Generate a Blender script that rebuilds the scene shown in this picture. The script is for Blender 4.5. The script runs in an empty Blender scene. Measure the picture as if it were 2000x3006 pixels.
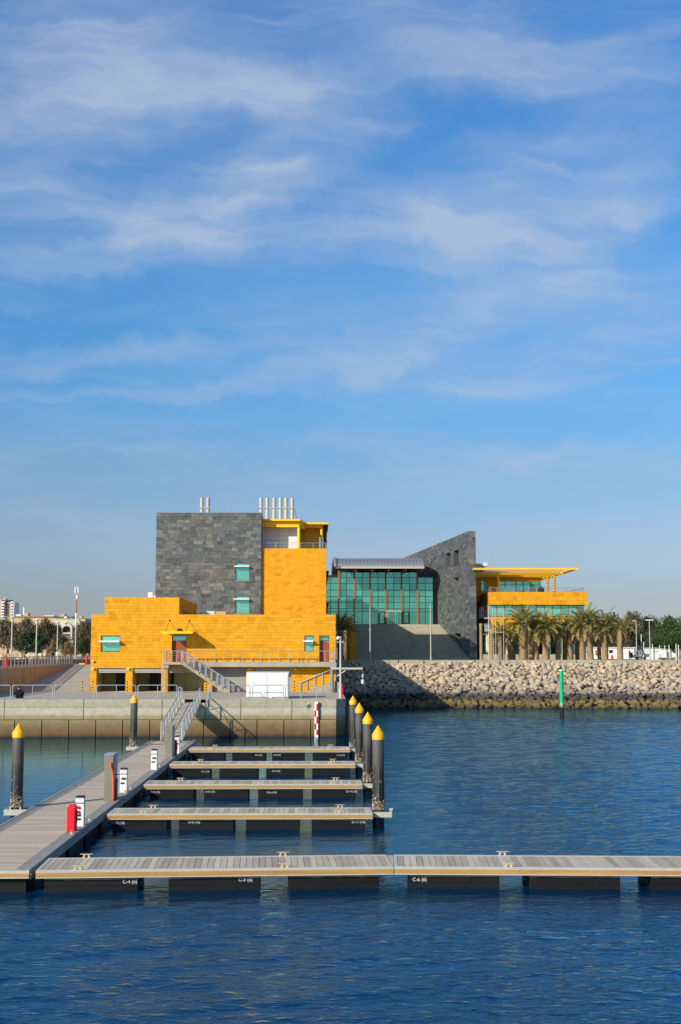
import bpy, bmesh, math, random
from mathutils import Vector, Matrix, Euler
random.seed(7)
S = bpy.context.scene
COL = S.collection
PI = math.pi
# ------------------------------------------------------------------ camera
F, CAMZ = 3700.0, 6.8                       # focal length in photo pixels, eye height over the water
TH = math.atan(400 / F)
PSI = math.atan(74 * math.cos(TH) / F)
cam = bpy.data.cameras.new('camera'); cam_o = bpy.data.objects.new('camera', cam); COL.objects.link(cam_o)
cam.sensor_fit = 'VERTICAL'; cam.sensor_height = 36; cam.sensor_width = 24
cam.lens = F / 3006 * 36; cam.clip_end = 9000; cam.clip_start = 0.5
cam_o.location = (0, 0, CAMZ); cam_o.rotation_euler = (PI / 2 + TH, 0, -PSI)
S.camera = cam_o
S.render.resolution_x = 681; S.render.resolution_y = 1024
RM = Euler((PI / 2 + TH, 0, -PSI)).to_matrix(); CP = Vector((0, 0, CAMZ))
def ray(px, py): return RM @ Vector(((px - 1000) / F, (1503 - py) / F, -1))
def at(px, py, Y):                          # where the line of sight meets the plane y = Y
    d = ray(px, py); return CP + d * (Y / d.y)
def gz(px, py, Z):
    d = ray(px, py); return CP + d * ((Z - CAMZ) / d.z)
def ax(px, Y, py=1903): return at(px, py, Y).x
def az(py, Y, px=926): return at(px, py, Y).z
# ------------------------------------------------------------------ light
SUN_EL, SUN_AZ = math.radians(26.5), math.radians(225)      # azimuth clockwise from +Y: behind the camera, on the left
W = bpy.data.worlds.new('World'); S.world = W; W.use_nodes = True
nt = W.node_tree; nt.nodes.clear()
def wn(t, **k):
    n = nt.nodes.new(t)
    for a, b in k.items(): setattr(n, a, b)
    return n
out = wn('ShaderNodeOutputWorld'); bg = wn('ShaderNodeBackground'); bg.inputs[1].default_value = 0.105
sky = wn('ShaderNodeTexSky'); sky.sky_type = 'NISHITA'; sky.sun_disc = False
sky.sun_elevation = SUN_EL; sky.sun_rotation = SUN_AZ; sky.air_density = 1.0; sky.dust_density = 0.6; sky.ozone_density = 3.0
hs = wn('ShaderNodeHueSaturation'); hs.inputs['Saturation'].default_value = 1.22; hs.inputs['Value'].default_value = 1.0
nt.links.new(sky.outputs[0], hs.inputs['Color'])
tc = wn('ShaderNodeTexCoord'); sx = wn('ShaderNodeSeparateXYZ'); nt.links.new(tc.outputs['Generated'], sx.inputs[0])
def wmath(op, a, b=None, c=None):
    n = wn('ShaderNodeMath', operation=op)
    for i, q in enumerate((a, b, c)):
        if q is None: continue
        if isinstance(q, (int, float)): n.inputs[i].default_value = q
        else: nt.links.new(q, n.inputs[i])
    return n.outputs[0]
zc = wmath('MAXIMUM', wmath('ADD', sx.outputs[2], 0.05), 0.03)
cu = wmath('DIVIDE', sx.outputs[0], zc); cv = wmath('DIVIDE', sx.outputs[1], zc)
cx = wn('ShaderNodeCombineXYZ'); nt.links.new(cu, cx.inputs[0]); nt.links.new(cv, cx.inputs[1])
def cloud(rot, scale, off, nscale, detail, rough, dist, lo, hi):
    mp = wn('ShaderNodeMapping'); mp.inputs['Rotation'].default_value = (0, 0, math.radians(rot))
    mp.inputs['Scale'].default_value = scale; mp.inputs['Location'].default_value = off
    nt.links.new(cx.outputs[0], mp.inputs[0])
    n = wn('ShaderNodeTexNoise'); n.inputs['Scale'].default_value = nscale; n.inputs['Detail'].default_value = detail
    n.inputs['Roughness'].default_value = rough; n.inputs['Distortion'].default_value = dist
    nt.links.new(mp.outputs[0], n.inputs['Vector'])
    r = wn('ShaderNodeMapRange'); r.interpolation_type = 'SMOOTHSTEP'
    r.inputs[1].default_value = lo; r.inputs[2].default_value = hi
    nt.links.new(n.outputs[0], r.inputs[0]); return r.outputs[0]
big = cloud(30, (1.0, .62, 1), (1.1, 6.2, 0), 1.0, 4, .5, .6, .34, .70)
streak = cloud(12, (.55, 1.3, 1), (7.0, 2.0, 0), 1.1, 7, .58, .6, .42, .78)
# the cirrus banks of this sky: soft patches set by direction (tangent right, tangent up, half length, half width, tilt, density)
yy = wmath('MAXIMUM', wmath('ABSOLUTE', sx.outputs[1]), .12); st_ = wn('ShaderNodeCombineXYZ'); nt.links.new(wmath('DIVIDE', sx.outputs[0], yy), st_.inputs[0]); nt.links.new(wmath('DIVIDE', sx.outputs[2], yy), st_.inputs[1])
wob = wn('ShaderNodeTexNoise'); wob.inputs['Scale'].default_value = 11; wob.inputs['Detail'].default_value = 9; wob.inputs['Roughness'].default_value = .6; nt.links.new(st_.outputs[0], wob.inputs['Vector'])
w1 = wn('ShaderNodeVectorMath', operation='MULTIPLY_ADD'); nt.links.new(wob.outputs['Color'], w1.inputs[0]); w1.inputs[1].default_value = (.15, .09, 0); nt.links.new(st_.outputs[0], w1.inputs[2])
def fibre(rot, sc, det, dist, lo, hi, off):
    mp = wn('ShaderNodeMapping'); mp.inputs['Rotation'].default_value = (0, 0, math.radians(-rot)); mp.inputs['Scale'].default_value = (*sc, 1); mp.inputs['Location'].default_value = (off, off * .7, 0)
    nt.links.new(w0.outputs[0], mp.inputs[0]); n = wn('ShaderNodeTexNoise'); n.inputs['Scale'].default_value = 1; n.inputs['Detail'].default_value = det; n.inputs['Roughness'].default_value = .6; n.inputs['Distortion'].default_value = dist
    nt.links.new(mp.outputs[0], n.inputs['Vector']); r = wn('ShaderNodeMapRange'); r.interpolation_type = 'SMOOTHSTEP'; r.inputs[1].default_value = lo; r.inputs[2].default_value = hi; nt.links.new(n.outputs[0], r.inputs[0]); return r.outputs[0]
w0 = wn('ShaderNodeVectorMath', operation='MULTIPLY_ADD'); nt.links.new(wob.outputs['Color'], w0.inputs[0]); w0.inputs[1].default_value = (.05, .05, 0); nt.links.new(st_.outputs[0], w0.inputs[2])
fine = fibre(20, (5, 22), 10, .5, .30, .70, 3.1); fine2 = fibre(9, (9, 46), 8, .4, .28, .74, 8.0); wisp = fibre(14, (3.2, 26), 9, .7, .44, .80, 5.3)
cover = None
for px_, py_, hl, hw, tilt, den in ((420, 130, 560, 170, -8, .85), (120, 310, 330, 150, 8, .75), (740, 480, 380, 120, 24, 1.0), (520, 620, 360, 75, -6, .75), (1000, 200, 520, 90, 6, .6), (1680, 480, 520, 190, 12, .85), (1350, 650, 360, 130, -14, .75),
        (1500, 80, 560, 120, -8, .7), (420, 1010, 560, 50, 4, .55), (1250, 950, 460, 75, 16, .6), (1000, 1075, 420, 55, 10, .5), (230, 735, 300, 45, 3, .55), (1500, 1310, 520, 38, -3, .42), (1750, 1020, 420, 60, 10, .5), (60, 560, 220, 150, 0, .35), (1800, 780, 350, 120, 0, .4)):
    mp = wn('ShaderNodeMapping', vector_type='TEXTURE'); mp.inputs['Location'].default_value = ((px_ - 926) / F + .075, (1903 - py_) / F + .045, 0); mp.inputs['Rotation'].default_value = (0, 0, math.radians(tilt)); mp.inputs['Scale'].default_value = (hl / F * 1.12, hw / F * 1.2, 1)
    nt.links.new(w1.outputs[0], mp.inputs[0]); ln = wn('ShaderNodeVectorMath', operation='LENGTH'); nt.links.new(mp.outputs[0], ln.inputs[0])
    mr = wn('ShaderNodeMapRange'); mr.interpolation_type = 'SMOOTHSTEP'; mr.inputs[1].default_value = 0; mr.inputs[2].default_value = 1.35; mr.inputs[3].default_value = den; mr.inputs[4].default_value = 0; nt.links.new(ln.outputs['Value'], mr.inputs[0])
    cover = mr.outputs[0] if cover is None else wmath('ADD', cover, mr.outputs[0])
cover = wmath('MINIMUM', cover, 1.15)
cf = wmath('MULTIPLY', wmath('MULTIPLY_ADD', big, .22, wmath('MULTIPLY', cover, .78)), wmath('ADD', wmath('MULTIPLY_ADD', fine2, .20, wmath('MULTIPLY', fine, .52)), .26))
cf = wmath('ADD', cf, wmath('ADD', wmath('MULTIPLY', streak, .12), wmath('MULTIPLY', wisp, .36)))
lowf = wn('ShaderNodeMapRange'); lowf.inputs[1].default_value = .03; lowf.inputs[2].default_value = .13; nt.links.new(sx.outputs[2], lowf.inputs[0])
cf = wmath('MULTIPLY', wmath('MINIMUM', cf, .78), lowf.outputs[0])
tr_ = wn('ShaderNodeValToRGB'); te = tr_.color_ramp.elements       # haze and polarised blue of this winter sky, by height above the horizon
stops = [(0.0, (.56, .60, .88)), (.041, (.54, .54, .71)), (.081, (.66, .63, .75)), (.135, (.70, .73, .80)), (.188, (.63, .86, .98)), (.279, (.60, .98, 1.12)), (.47, (.85, 1.15, 1.32))]
te[0].position = 0; te[1].position = stops[-1][0]
for p_, c_ in stops[1:-1]: te.new(p_)
for e_, (p_, c_) in zip(te, stops): e_.color = (c_[0] / 2, c_[1] / 2, c_[2] / 2, 1)
nt.links.new(sx.outputs[2], tr_.inputs[0])
m1 = wn('ShaderNodeVectorMath', operation='MULTIPLY'); nt.links.new(hs.outputs[0], m1.inputs[0]); nt.links.new(tr_.outputs[0], m1.inputs[1])
m2 = wn('ShaderNodeVectorMath', operation='SCALE'); nt.links.new(m1.outputs[0], m2.inputs[0]); m2.inputs[3].default_value = 2
mixc = wn('ShaderNodeMix', data_type='RGBA'); mixc.inputs[7].default_value = (3.45, 4.15, 5.25, 1)
nt.links.new(cf, mixc.inputs[0]); nt.links.new(m2.outputs[0], mixc.inputs[6])
nt.links.new(mixc.outputs[2], bg.inputs[0]); nt.links.new(bg.outputs[0], out.inputs[0])
sl = bpy.data.lights.new('sun', 'SUN'); sl.energy = 4.2; sl.angle = math.radians(.53); sl.color = (1, .93, .80)
so = bpy.data.objects.new('sun', sl); COL.objects.link(so); so.location = (-60, -60, 80)
so.rotation_euler = Vector((1, 1, -0.705)).to_track_quat('-Z', 'Y').to_euler()
S.view_settings.view_transform = 'Standard'; S.view_settings.look = 'None'
S.view_settings.exposure = 0.35; S.view_settings.gamma = 1; S.view_settings.use_curve_mapping = False
S.render.engine = 'CYCLES'
# ------------------------------------------------------------------ materials
def mat(name, col, rough=.8, var=.12, vscale=3.0, bump=0.0, bscale=20.0, metal=0.0, pervar=0.0, spec=.5, col2=None, stretch=(1, 1, 1), tint=None, streak=0):
    """col +- slow noise (var), fine bump, and pervar: change from piece to piece (object and mesh island)."""
    m = bpy.data.materials.new(name); m.use_nodes = True
    t = m.node_tree; p = t.nodes['Principled BSDF']
    p.inputs['Roughness'].default_value = rough; p.inputs['Metallic'].default_value = metal
    p.inputs['Specular IOR Level'].default_value = spec
    N, L = t.nodes.new, t.links.new
    geo = N('ShaderNodeNewGeometry'); mp = N('ShaderNodeMapping'); mp.inputs['Scale'].default_value = stretch
    L(geo.outputs['Position'], mp.inputs[0])
    n = N('ShaderNodeTexNoise'); n.inputs['Scale'].default_value = vscale; n.inputs['Detail'].default_value = 6; n.inputs['Roughness'].default_value = .65
    L(mp.outputs[0], n.inputs['Vector'])
    mx = N('ShaderNodeMix'); mx.data_type = 'RGBA'
    c2 = col2 or [c * (1 + var) for c in col]; c1 = [c * (1 - var) for c in col] if not col2 else col
    mx.inputs[6].default_value = (*c1, 1); mx.inputs[7].default_value = (*c2, 1)
    r = N('ShaderNodeMapRange'); r.inputs[1].default_value = .3; r.inputs[2].default_value = .7
    L(n.outputs[0], r.inputs[0]); L(r.outputs[0], mx.inputs[0]); colour = mx.outputs[2]
    if pervar:
        oi = N('ShaderNodeObjectInfo'); a = N('ShaderNodeMath'); a.operation = 'ADD'
        L(oi.outputs['Random'], a.inputs[0]); L(geo.outputs['Random Per Island'], a.inputs[1])
        f = N('ShaderNodeMath'); f.operation = 'FRACT'; L(a.outputs[0], f.inputs[0])
        if tint:
            cr = N('ShaderNodeValToRGB'); cr.color_ramp.elements[0].color = (*tint[0], 1); cr.color_ramp.elements[1].color = (*tint[-1], 1)
            for i, q in enumerate(tint[1:-1]):
                e = cr.color_ramp.elements.new((i + 1) / (len(tint) - 1)); e.color = (*q, 1)
            L(f.outputs[0], cr.inputs[0])
            m2 = N('ShaderNodeMix'); m2.data_type = 'RGBA'; m2.blend_type = 'MULTIPLY'; m2.inputs[0].default_value = pervar
            L(colour, m2.inputs[6]); L(cr.outputs[0], m2.inputs[7]); colour = m2.outputs[2]
        else:
            q = N('ShaderNodeMapRange'); q.inputs[3].default_value = 1 - pervar; q.inputs[4].default_value = 1 + pervar
            L(f.outputs[0], q.inputs[0])
            m2 = N('ShaderNodeVectorMath'); m2.operation = 'SCALE'; L(colour, m2.inputs[0]); L(q.outputs[0], m2.inputs[3]); colour = m2.outputs[0]
    if streak:
        ms = N('ShaderNodeMapping'); ms.inputs['Scale'].default_value = (1, 1, .12); L(geo.outputs['Position'], ms.inputs[0]); ns_ = N('ShaderNodeTexNoise'); ns_.inputs['Scale'].default_value = 1.3; ns_.inputs['Detail'].default_value = 7; ns_.inputs['Roughness'].default_value = .7
        L(ms.outputs[0], ns_.inputs['Vector']); rs = N('ShaderNodeMapRange'); rs.inputs[1].default_value = .35; rs.inputs[2].default_value = .7; rs.inputs[3].default_value = 1 - streak; rs.inputs[4].default_value = 1 + streak * .4; L(ns_.outputs[0], rs.inputs[0])
        m3 = N('ShaderNodeVectorMath'); m3.operation = 'SCALE'; L(colour, m3.inputs[0]); L(rs.outputs[0], m3.inputs[3]); colour = m3.outputs[0]
    L(colour, p.inputs['Base Color'])
    if bump:
        b = N('ShaderNodeTexNoise'); b.inputs['Scale'].default_value = bscale; b.inputs['Detail'].default_value = 5
        L(mp.outputs[0], b.inputs['Vector'])
        bn = N('ShaderNodeBump'); bn.inputs['Strength'].default_value = bump; bn.inputs['Distance'].default_value = .03
        L(b.outputs[0], bn.inputs['Height']); L(bn.outputs[0], p.inputs['Normal'])
    return m
def zstain(name, stops, rough=.85, nscale=1.6, wob=.35, bump=.4, pervar=0.0, streak=(1, 1, .25), fac=1.0):
    """colour by height over the water: tide marks and algae. stops = [(z, colour)...]"""
    m = mat(name, (.5, .5, .5), rough=rough, var=.0, bump=bump, bscale=7)
    t = m.node_tree; p = t.nodes['Principled BSDF']; N, L = t.nodes.new, t.links.new
    geo = N('ShaderNodeNewGeometry'); sp = N('ShaderNodeSeparateXYZ'); L(geo.outputs['Position'], sp.inputs[0])
    mp = N('ShaderNodeMapping'); mp.inputs['Scale'].default_value = streak; L(geo.outputs['Position'], mp.inputs[0])
    n = N('ShaderNodeTexNoise'); n.inputs['Scale'].default_value = nscale; n.inputs['Detail'].default_value = 7; n.inputs['Roughness'].default_value = .65
    L(mp.outputs[0], n.inputs['Vector'])
    a = N('ShaderNodeMath'); a.operation = 'MULTIPLY_ADD'; L(n.outputs[0], a.inputs[0]); a.inputs[1].default_value = wob; a.inputs[2].default_value = -wob / 2
    z = N('ShaderNodeMath'); z.operation = 'ADD'; L(sp.outputs[2], z.inputs[0]); L(a.outputs[0], z.inputs[1])
    z0, z1 = stops[0][0], stops[-1][0]
    r = N('ShaderNodeMapRange'); r.inputs[1].default_value = z0; r.inputs[2].default_value = z1; L(z.outputs[0], r.inputs[0])
    cr = N('ShaderNodeValToRGB'); L(r.outputs[0], cr.inputs[0]); e = cr.color_ramp.elements
    e[0].color = (*stops[0][1], 1); e[1].color = (*stops[-1][1], 1)
    for zz, c in stops[1:-1]:
        k = e.new((zz - z0) / (z1 - z0)); k.color = (*c, 1)
    n2 = N('ShaderNodeTexNoise'); n2.inputs['Scale'].default_value = 2.3; n2.inputs['Detail'].default_value = 9; n2.inputs['Roughness'].default_value = .7
    L(geo.outputs['Position'], n2.inputs['Vector'])
    q = N('ShaderNodeMapRange'); q.inputs[1].default_value = .3; q.inputs[2].default_value = .7; q.inputs[3].default_value = .78; q.inputs[4].default_value = 1.18
    L(n2.outputs[0], q.inputs[0])
    sc = N('ShaderNodeVectorMath'); sc.operation = 'SCALE'; L(cr.outputs[0], sc.inputs[0]); L(q.outputs[0], sc.inputs[3]); c = sc.outputs[0]
    if pervar:
        oi = N('ShaderNodeObjectInfo'); s1 = N('ShaderNodeMath'); s1.operation = 'ADD'; L(oi.outputs['Random'], s1.inputs[0]); L(geo.outputs['Random Per Island'], s1.inputs[1])
        f = N('ShaderNodeMath'); f.operation = 'FRACT'; L(s1.outputs[0], f.inputs[0])
        cr2 = N('ShaderNodeValToRGB'); L(f.outputs[0], cr2.inputs[0]); e2 = cr2.color_ramp.elements
        e2[0].color = (1 - pervar, 1 - pervar, 1 - pervar * .8, 1); e2[1].color = (1.0, .86, .66, 1)
        for pos, cc in ((.3, (.80, .82, .86)), (.55, (1.0, .93, .82)), (.8, (1.08, 1.02, .95))):
            k = e2.new(pos); k.color = (*cc, 1)
        m2 = N('ShaderNodeMix'); m2.data_type = 'RGBA'; m2.blend_type = 'MULTIPLY'; m2.inputs[0].default_value = 1; L(c, m2.inputs[6]); L(cr2.outputs[0], m2.inputs[7]); c = m2.outputs[2]
    L(c, p.inputs['Base Color']); return m
M = {}
M['stone'] = mat('honey_stone', (.74, .335, .014), .85, .10, 2.2, .25, 12, pervar=.8, spec=.2, streak=.08, tint=[(.86, .80, .72), (1, 1, 1), (.97, .94, .9), (1, 1.04, 1.3), (1.04, 1.02, 1), (1, .97, .85), (.80, .66, .60)])
M['mortar'] = mat('stone_joint', (.57, .25, .012), .9, .1)
M['slate'] = mat('slate', (.086, .090, .091), .66, .34, 3.4, .8, 7, pervar=.9, tint=[(.48, .52, .56), (.95, .99, 1.02), (1.3, 1.3, 1.2), (.66, .70, .75), (1.7, 1.66, 1.48), (.9, .93, .95), (2.2, 2.12, 1.8), (.8, .84, .86)])
M['slateback'] = mat('slate_joint', (.03, .03, .03), .9, .1)
def slate_rust():
    t = M['slate'].node_tree; p = t.nodes['Principled BSDF']; N, L = t.nodes.new, t.links.new
    src = p.inputs['Base Color'].links[0].from_socket
    geo = N('ShaderNodeNewGeometry'); n = N('ShaderNodeTexNoise'); n.inputs['Scale'].default_value = .42; n.inputs['Detail'].default_value = 8; n.inputs['Roughness'].default_value = .72
    L(geo.outputs['Position'], n.inputs['Vector'])
    r = N('ShaderNodeMapRange'); r.inputs[1].default_value = .54; r.inputs[2].default_value = .74; r.inputs[4].default_value = .7; L(n.outputs[0], r.inputs[0])
    mx = N('ShaderNodeMix'); mx.data_type = 'RGBA'; L(r.outputs[0], mx.inputs[0]); L(src, mx.inputs[6]); mx.inputs[7].default_value = (.15, .115, .045, 1)
    L(mx.outputs[2], p.inputs['Base Color'])
slate_rust()
M['glass'] = None
M['yellow'] = mat('yellow_paint', (.96, .54, .001), .45, .04, 2)
M['yellowcap'] = mat('pile_cap_yellow', (.95, .405, .002), .4, .05, 2)
M['walkedge'] = mat('grey_walkway_edge', (.27, .25, .22), .7, .15, 4, .2, 20)
M['marking'] = mat('faded_marking', (.42, .42, .40), .7, .2, 8)
M['white'] = mat('white_paint', (.74, .73, .68), .5, .05, 1.5)
M['offwhite'] = mat('white_panel', (.62, .63, .63), .6, .05, .8)
M['cream'] = mat('cream_metal', (.46, .43, .36), .5, .08, 2)
M['conc'] = mat('pale_concrete', (.39, .35, .25), .9, .16, .9, .35, 14, spec=.2, streak=.12)
M['pave'] = mat('pavement_concrete', (.38, .345, .275), .9, .14, .5, .25, 9, spec=.2)
M['soil'] = mat('sandy_ground', (.36, .28, .17), .95, .22, .35, .4, 3)
M['asphalt'] = mat('asphalt', (.055, .055, .055), .9, .15, 2, .3, 30)
M['galv'] = mat('galvanised_steel', (.36, .385, .40), .45, .10, 6, metal=.35)
M['alu'] = mat('aluminium_edge', (.45, .42, .35), .6, .10, 5, spec=.25)
M['timber'] = mat('timber_wale', (.42, .215, .055), .8, .22, 3, .3, 25, stretch=(.15, 1, 4))
M['plank'] = mat('weathered_plank', (.43, .365, .285), .85, .14, 2.2, .35, 40, pervar=.24, spec=.12, stretch=(1, .25, 1))
M['plank_walk'] = mat('weathered_walkway_plank', (.46, .375, .275), .85, .10, 1.6, .35, 40, pervar=.13, spec=.12, stretch=(.25, 1, 1))
M['float'] = mat('black_float', (.0055, .0055, .006), .6, .3, 3, .2, 8, spec=.25)
M['salt'] = mat('salt_line', (.30, .20, .12), .9, .25, 4)
M['red'] = mat('red_paint', (.72, .006, .018), .4, .04, 2)
M['orangehose'] = mat('orange_pipe', (.78, .085, .02), .5, .06, 3)
M['black'] = mat('black', (.012, .012, .013), .6, .2, 3)
M['green'] = mat('green_paint', (.005, .46, .17), .35, .06, 2)
M['sand'] = mat('tan_metal', (.52, .39, .215), .55, .08, 5)
M['door'] = mat('red_wood', (.30, .062, .012), .45, .15, 2, stretch=(6, 1, .6))
M['rustpaint'] = mat('rust_orange_paint', (.40, .105, .02), .5, .1, 3)
M['dark'] = mat('dark_frame', (.014, .014, .013), .5, .1)
M['inner'] = mat('inner_plaster', (.56, .50, .30), .9, .1, 1)
M['ripplegrey'] = mat('grey_shutter', (.33, .325, .29), .55, .06, 1)
M['zinc'] = mat('zinc_sheet', (.20, .20, .215), .6, .10, 1.2, metal=.1)
M['boxgrey'] = mat('stainless_box', (.27, .25, .185), .42, .10, 3, metal=.45, stretch=(1, 1, .3))
M['beige'] = mat('beige_render', (.50, .37, .21), .9, .08, .6)
M['cremerender'] = mat('cream_render', (.53, .50, .37), .9, .08, .6)
M['pinkrender'] = mat('pink_render', (.46, .33, .26), .9, .06, .4)
M['trunkpalm'] = mat('palm_trunk', (.37, .255, .135), .95, .3, 5, .5, 12, pervar=.22)
M['frond'] = mat('palm_frond', (.235, .21, .06), .65, .25, 1.5, pervar=.4, spec=.3)
M['dryfrond'] = mat('dry_frond', (.36, .24, .09), .8, .2, 1.5, pervar=.25, spec=.2)
M['leafdark'] = mat('dark_leaves', (.030, .055, .016), .7, .3, 1.2, pervar=.35, spec=.3)
M['leafgreen'] = mat('green_leaves', (.042, .076, .017), .7, .3, 1.2, pervar=.35, spec=.3)
M['leafgrey'] = mat('tamarisk_leaves', (.135, .105, .058), .8, .25, 1.2, pervar=.3, spec=.2)
M['leafbrown'] = mat('dry_leaves', (.22, .145, .065), .8, .25, 1.2, pervar=.3, spec=.2)
M['bark'] = mat('bark', (.13, .085, .05), .95, .2, 4, .4, 10)
M['skin'] = mat('skin', (.30, .16, .09), .6, .05)
M['hair'] = mat('dark_hair', (.012, .009, .008), .7, .1)
M['mat_shutter'] = M['ripplegrey']
M['quay'] = zstain('quay_concrete', [(-.3, (.03, .022, .012)), (.04, (.04, .022, .010)), (.2, (.115, .062, .02)), (.6, (.165, .10, .036)), (1.0, (.20, .145, .066)), (1.22, (.25, .19, .088)), (1.4, (.29, .225, .095)), (1.62, (.30, .25, .145)), (1.72, (.42, .38, .28)), (2.18, (.45, .40, .295)), (2.24, (.35, .315, .225)), (2.9, (.39, .345, .245))])
M['rock'] = zstain('bank_rock', [(-.4, (.03, .024, .012)), (.05, (.05, .04, .018)), (.35, (.17, .12, .04)), (.75, (.19, .14, .05)), (1.0, (.07, .06, .05)), (1.45, (.085, .075, .065)), (1.75, (.33, .275, .21)), (2.6, (.45, .37, .275)), (5.5, (.50, .41, .285))], nscale=.9, wob=.5, pervar=.3, streak=(1, 1, 1))
M['boulder'] = mat('pale_boulder', (.50, .42, .29), .95, .15, 1, .4, 5)
M['pile'] = zstain('pile_skin', [(-.4, (.008, .006, .005)), (.3, (.010, .008, .006)), (.55, (.012, .010, .008)), (1.05, (.014, .012, .010)), (1.45, (.016, .014, .012)), (2.1, (.034, .028, .022)), (2.45, (.075, .068, .058)), (3.6, (.105, .098, .085))], rough=.6, nscale=2.2, wob=.5, bump=.1, streak=(3, 3, .3))
M['barnacle'] = mat('barnacle', (.33, .24, .165), .95, .4, 14, .6, 30, pervar=.3)
M['greenpile'] = zstain('green_pile_skin', [(-.4, (.01, .008, .006)), (.95, (.012, .009, .007)), (1.05, (.20, .22, .12)), (1.32, (.36, .40, .22)), (1.45, (.008, .40, .155)), (5, (.004, .43, .15))], rough=.35, nscale=5, wob=.18, bump=.05)
def glass(name, col, trans=.35, rough=.03, metal=.7):
    m = bpy.data.materials.new(name); m.use_nodes = True; t = m.node_tree; N, L = t.nodes.new, t.links.new
    p = t.nodes['Principled BSDF']; p.inputs['Base Color'].default_value = (*col, 1); p.inputs['Roughness'].default_value = rough
    p.inputs['Specular IOR Level'].default_value = .9; p.inputs['Metallic'].default_value = metal
    oi = N('ShaderNodeObjectInfo'); q = N('ShaderNodeMapRange'); q.inputs[3].default_value = .8; q.inputs[4].default_value = 1.25; L(oi.outputs['Random'], q.inputs[0])
    sc = N('ShaderNodeVectorMath'); sc.operation = 'SCALE'; sc.inputs[0].default_value = col; L(q.outputs[0], sc.inputs[3]); L(sc.outputs[0], p.inputs['Base Color'])
    gn = N('ShaderNodeNewGeometry'); nz = N('ShaderNodeTexNoise'); nz.inputs['Scale'].default_value = .8; nz.inputs['Detail'].default_value = 3; L(gn.outputs['Position'], nz.inputs['Vector']); bz = N('ShaderNodeBump'); bz.inputs['Strength'].default_value = .6; bz.inputs['Distance'].default_value = .06; L(nz.outputs[0], bz.inputs['Height']); L(bz.outputs[0], p.inputs['Normal'])
    if trans:
        tr = N('ShaderNodeBsdfTransparent'); tr.inputs[0].default_value = (.25, .8, .68, 1)
        mx = N('ShaderNodeMixShader'); mx.inputs[0].default_value = trans
        L(p.outputs[0], mx.inputs[1]); L(tr.outputs[0], mx.inputs[2]); L(mx.outputs[0], t.nodes['Material Output'].inputs[0])
    return m
M['glass'] = glass('teal_glass', (.20, .66, .55), 0, .05, .62)
M['glasshall'] = glass('teal_curtain_glass', (.165, .58, .465), .20, .03, .72)
def water_mat():
    m = bpy.data.materials.new('sea_water'); m.use_nodes = True; t = m.node_tree; N, L = t.nodes.new, t.links.new
    geo = N('ShaderNodeNewGeometry')
    def wave(rot, sc, ns, det, dist, typ=None):
        mp = N('ShaderNodeMapping'); mp.inputs['Rotation'].default_value = (0, 0, math.radians(rot)); mp.inputs['Scale'].default_value = sc
        L(geo.outputs['Position'], mp.inputs[0]); n = N('ShaderNodeTexNoise'); n.inputs['Scale'].default_value = ns; n.inputs['Detail'].default_value = det
        n.inputs['Roughness'].default_value = .55; n.inputs['Distortion'].default_value = dist; L(mp.outputs[0], n.inputs['Vector']); return n.outputs[0]
    a = wave(-14, (.38, 1, 1), .75, 3, .4); b = wave(10, (.5, 1, 1), 4.5, 4, .4); c = wave(-28, (.25, 1, 1), .22, 2, .2)
    def ma(x, k, y=None):
        q = N('ShaderNodeMath'); q.operation = 'MULTIPLY_ADD'; L(x, q.inputs[0]); q.inputs[1].default_value = k
        if y is None: q.inputs[2].default_value = 0
        else: L(y, q.inputs[2])
        return q.outputs[0]
    calm = N('ShaderNodeTexNoise'); calm.inputs['Scale'].default_value = .06; calm.inputs['Detail'].default_value = 2; L(geo.outputs['Position'], calm.inputs['Vector'])
    h0 = ma(a, .03, ma(b, .045, ma(c, .02))); at_ = N('ShaderNodeAttribute'); at_.attribute_name = 'ruffle'
    hm = N('ShaderNodeMath'); hm.operation = 'MULTIPLY'; L(h0, hm.inputs[0]); L(at_.outputs['Fac'], hm.inputs[1]); h = hm.outputs[0]
    bn = N('ShaderNodeBump'); bn.inputs['Strength'].default_value = 1; bn.inputs['Distance'].default_value = 1.0; L(h, bn.inputs['Height'])
    df = N('ShaderNodeBsdfDiffuse'); df.inputs[0].default_value = (.0002, .021, .060, 1)
    gl = N('ShaderNodeBsdfGlossy'); gl.inputs[0].default_value = (.50, .84, 1.0, 1); gl.inputs['Roughness'].default_value = .03
    fr = N('ShaderNodeFresnel'); fr.inputs[0].default_value = 1.48; mx = N('ShaderNodeMixShader')
    for q in (df, gl, fr): L(bn.outputs[0], q.inputs['Normal'])
    L(fr.outputs[0], mx.inputs[0]); L(df.outputs[0], mx.inputs[1]); L(gl.outputs[0], mx.inputs[2]); L(mx.outputs[0], t.nodes['Material Output'].inputs[0]); return m
M['water'] = water_mat()
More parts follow.
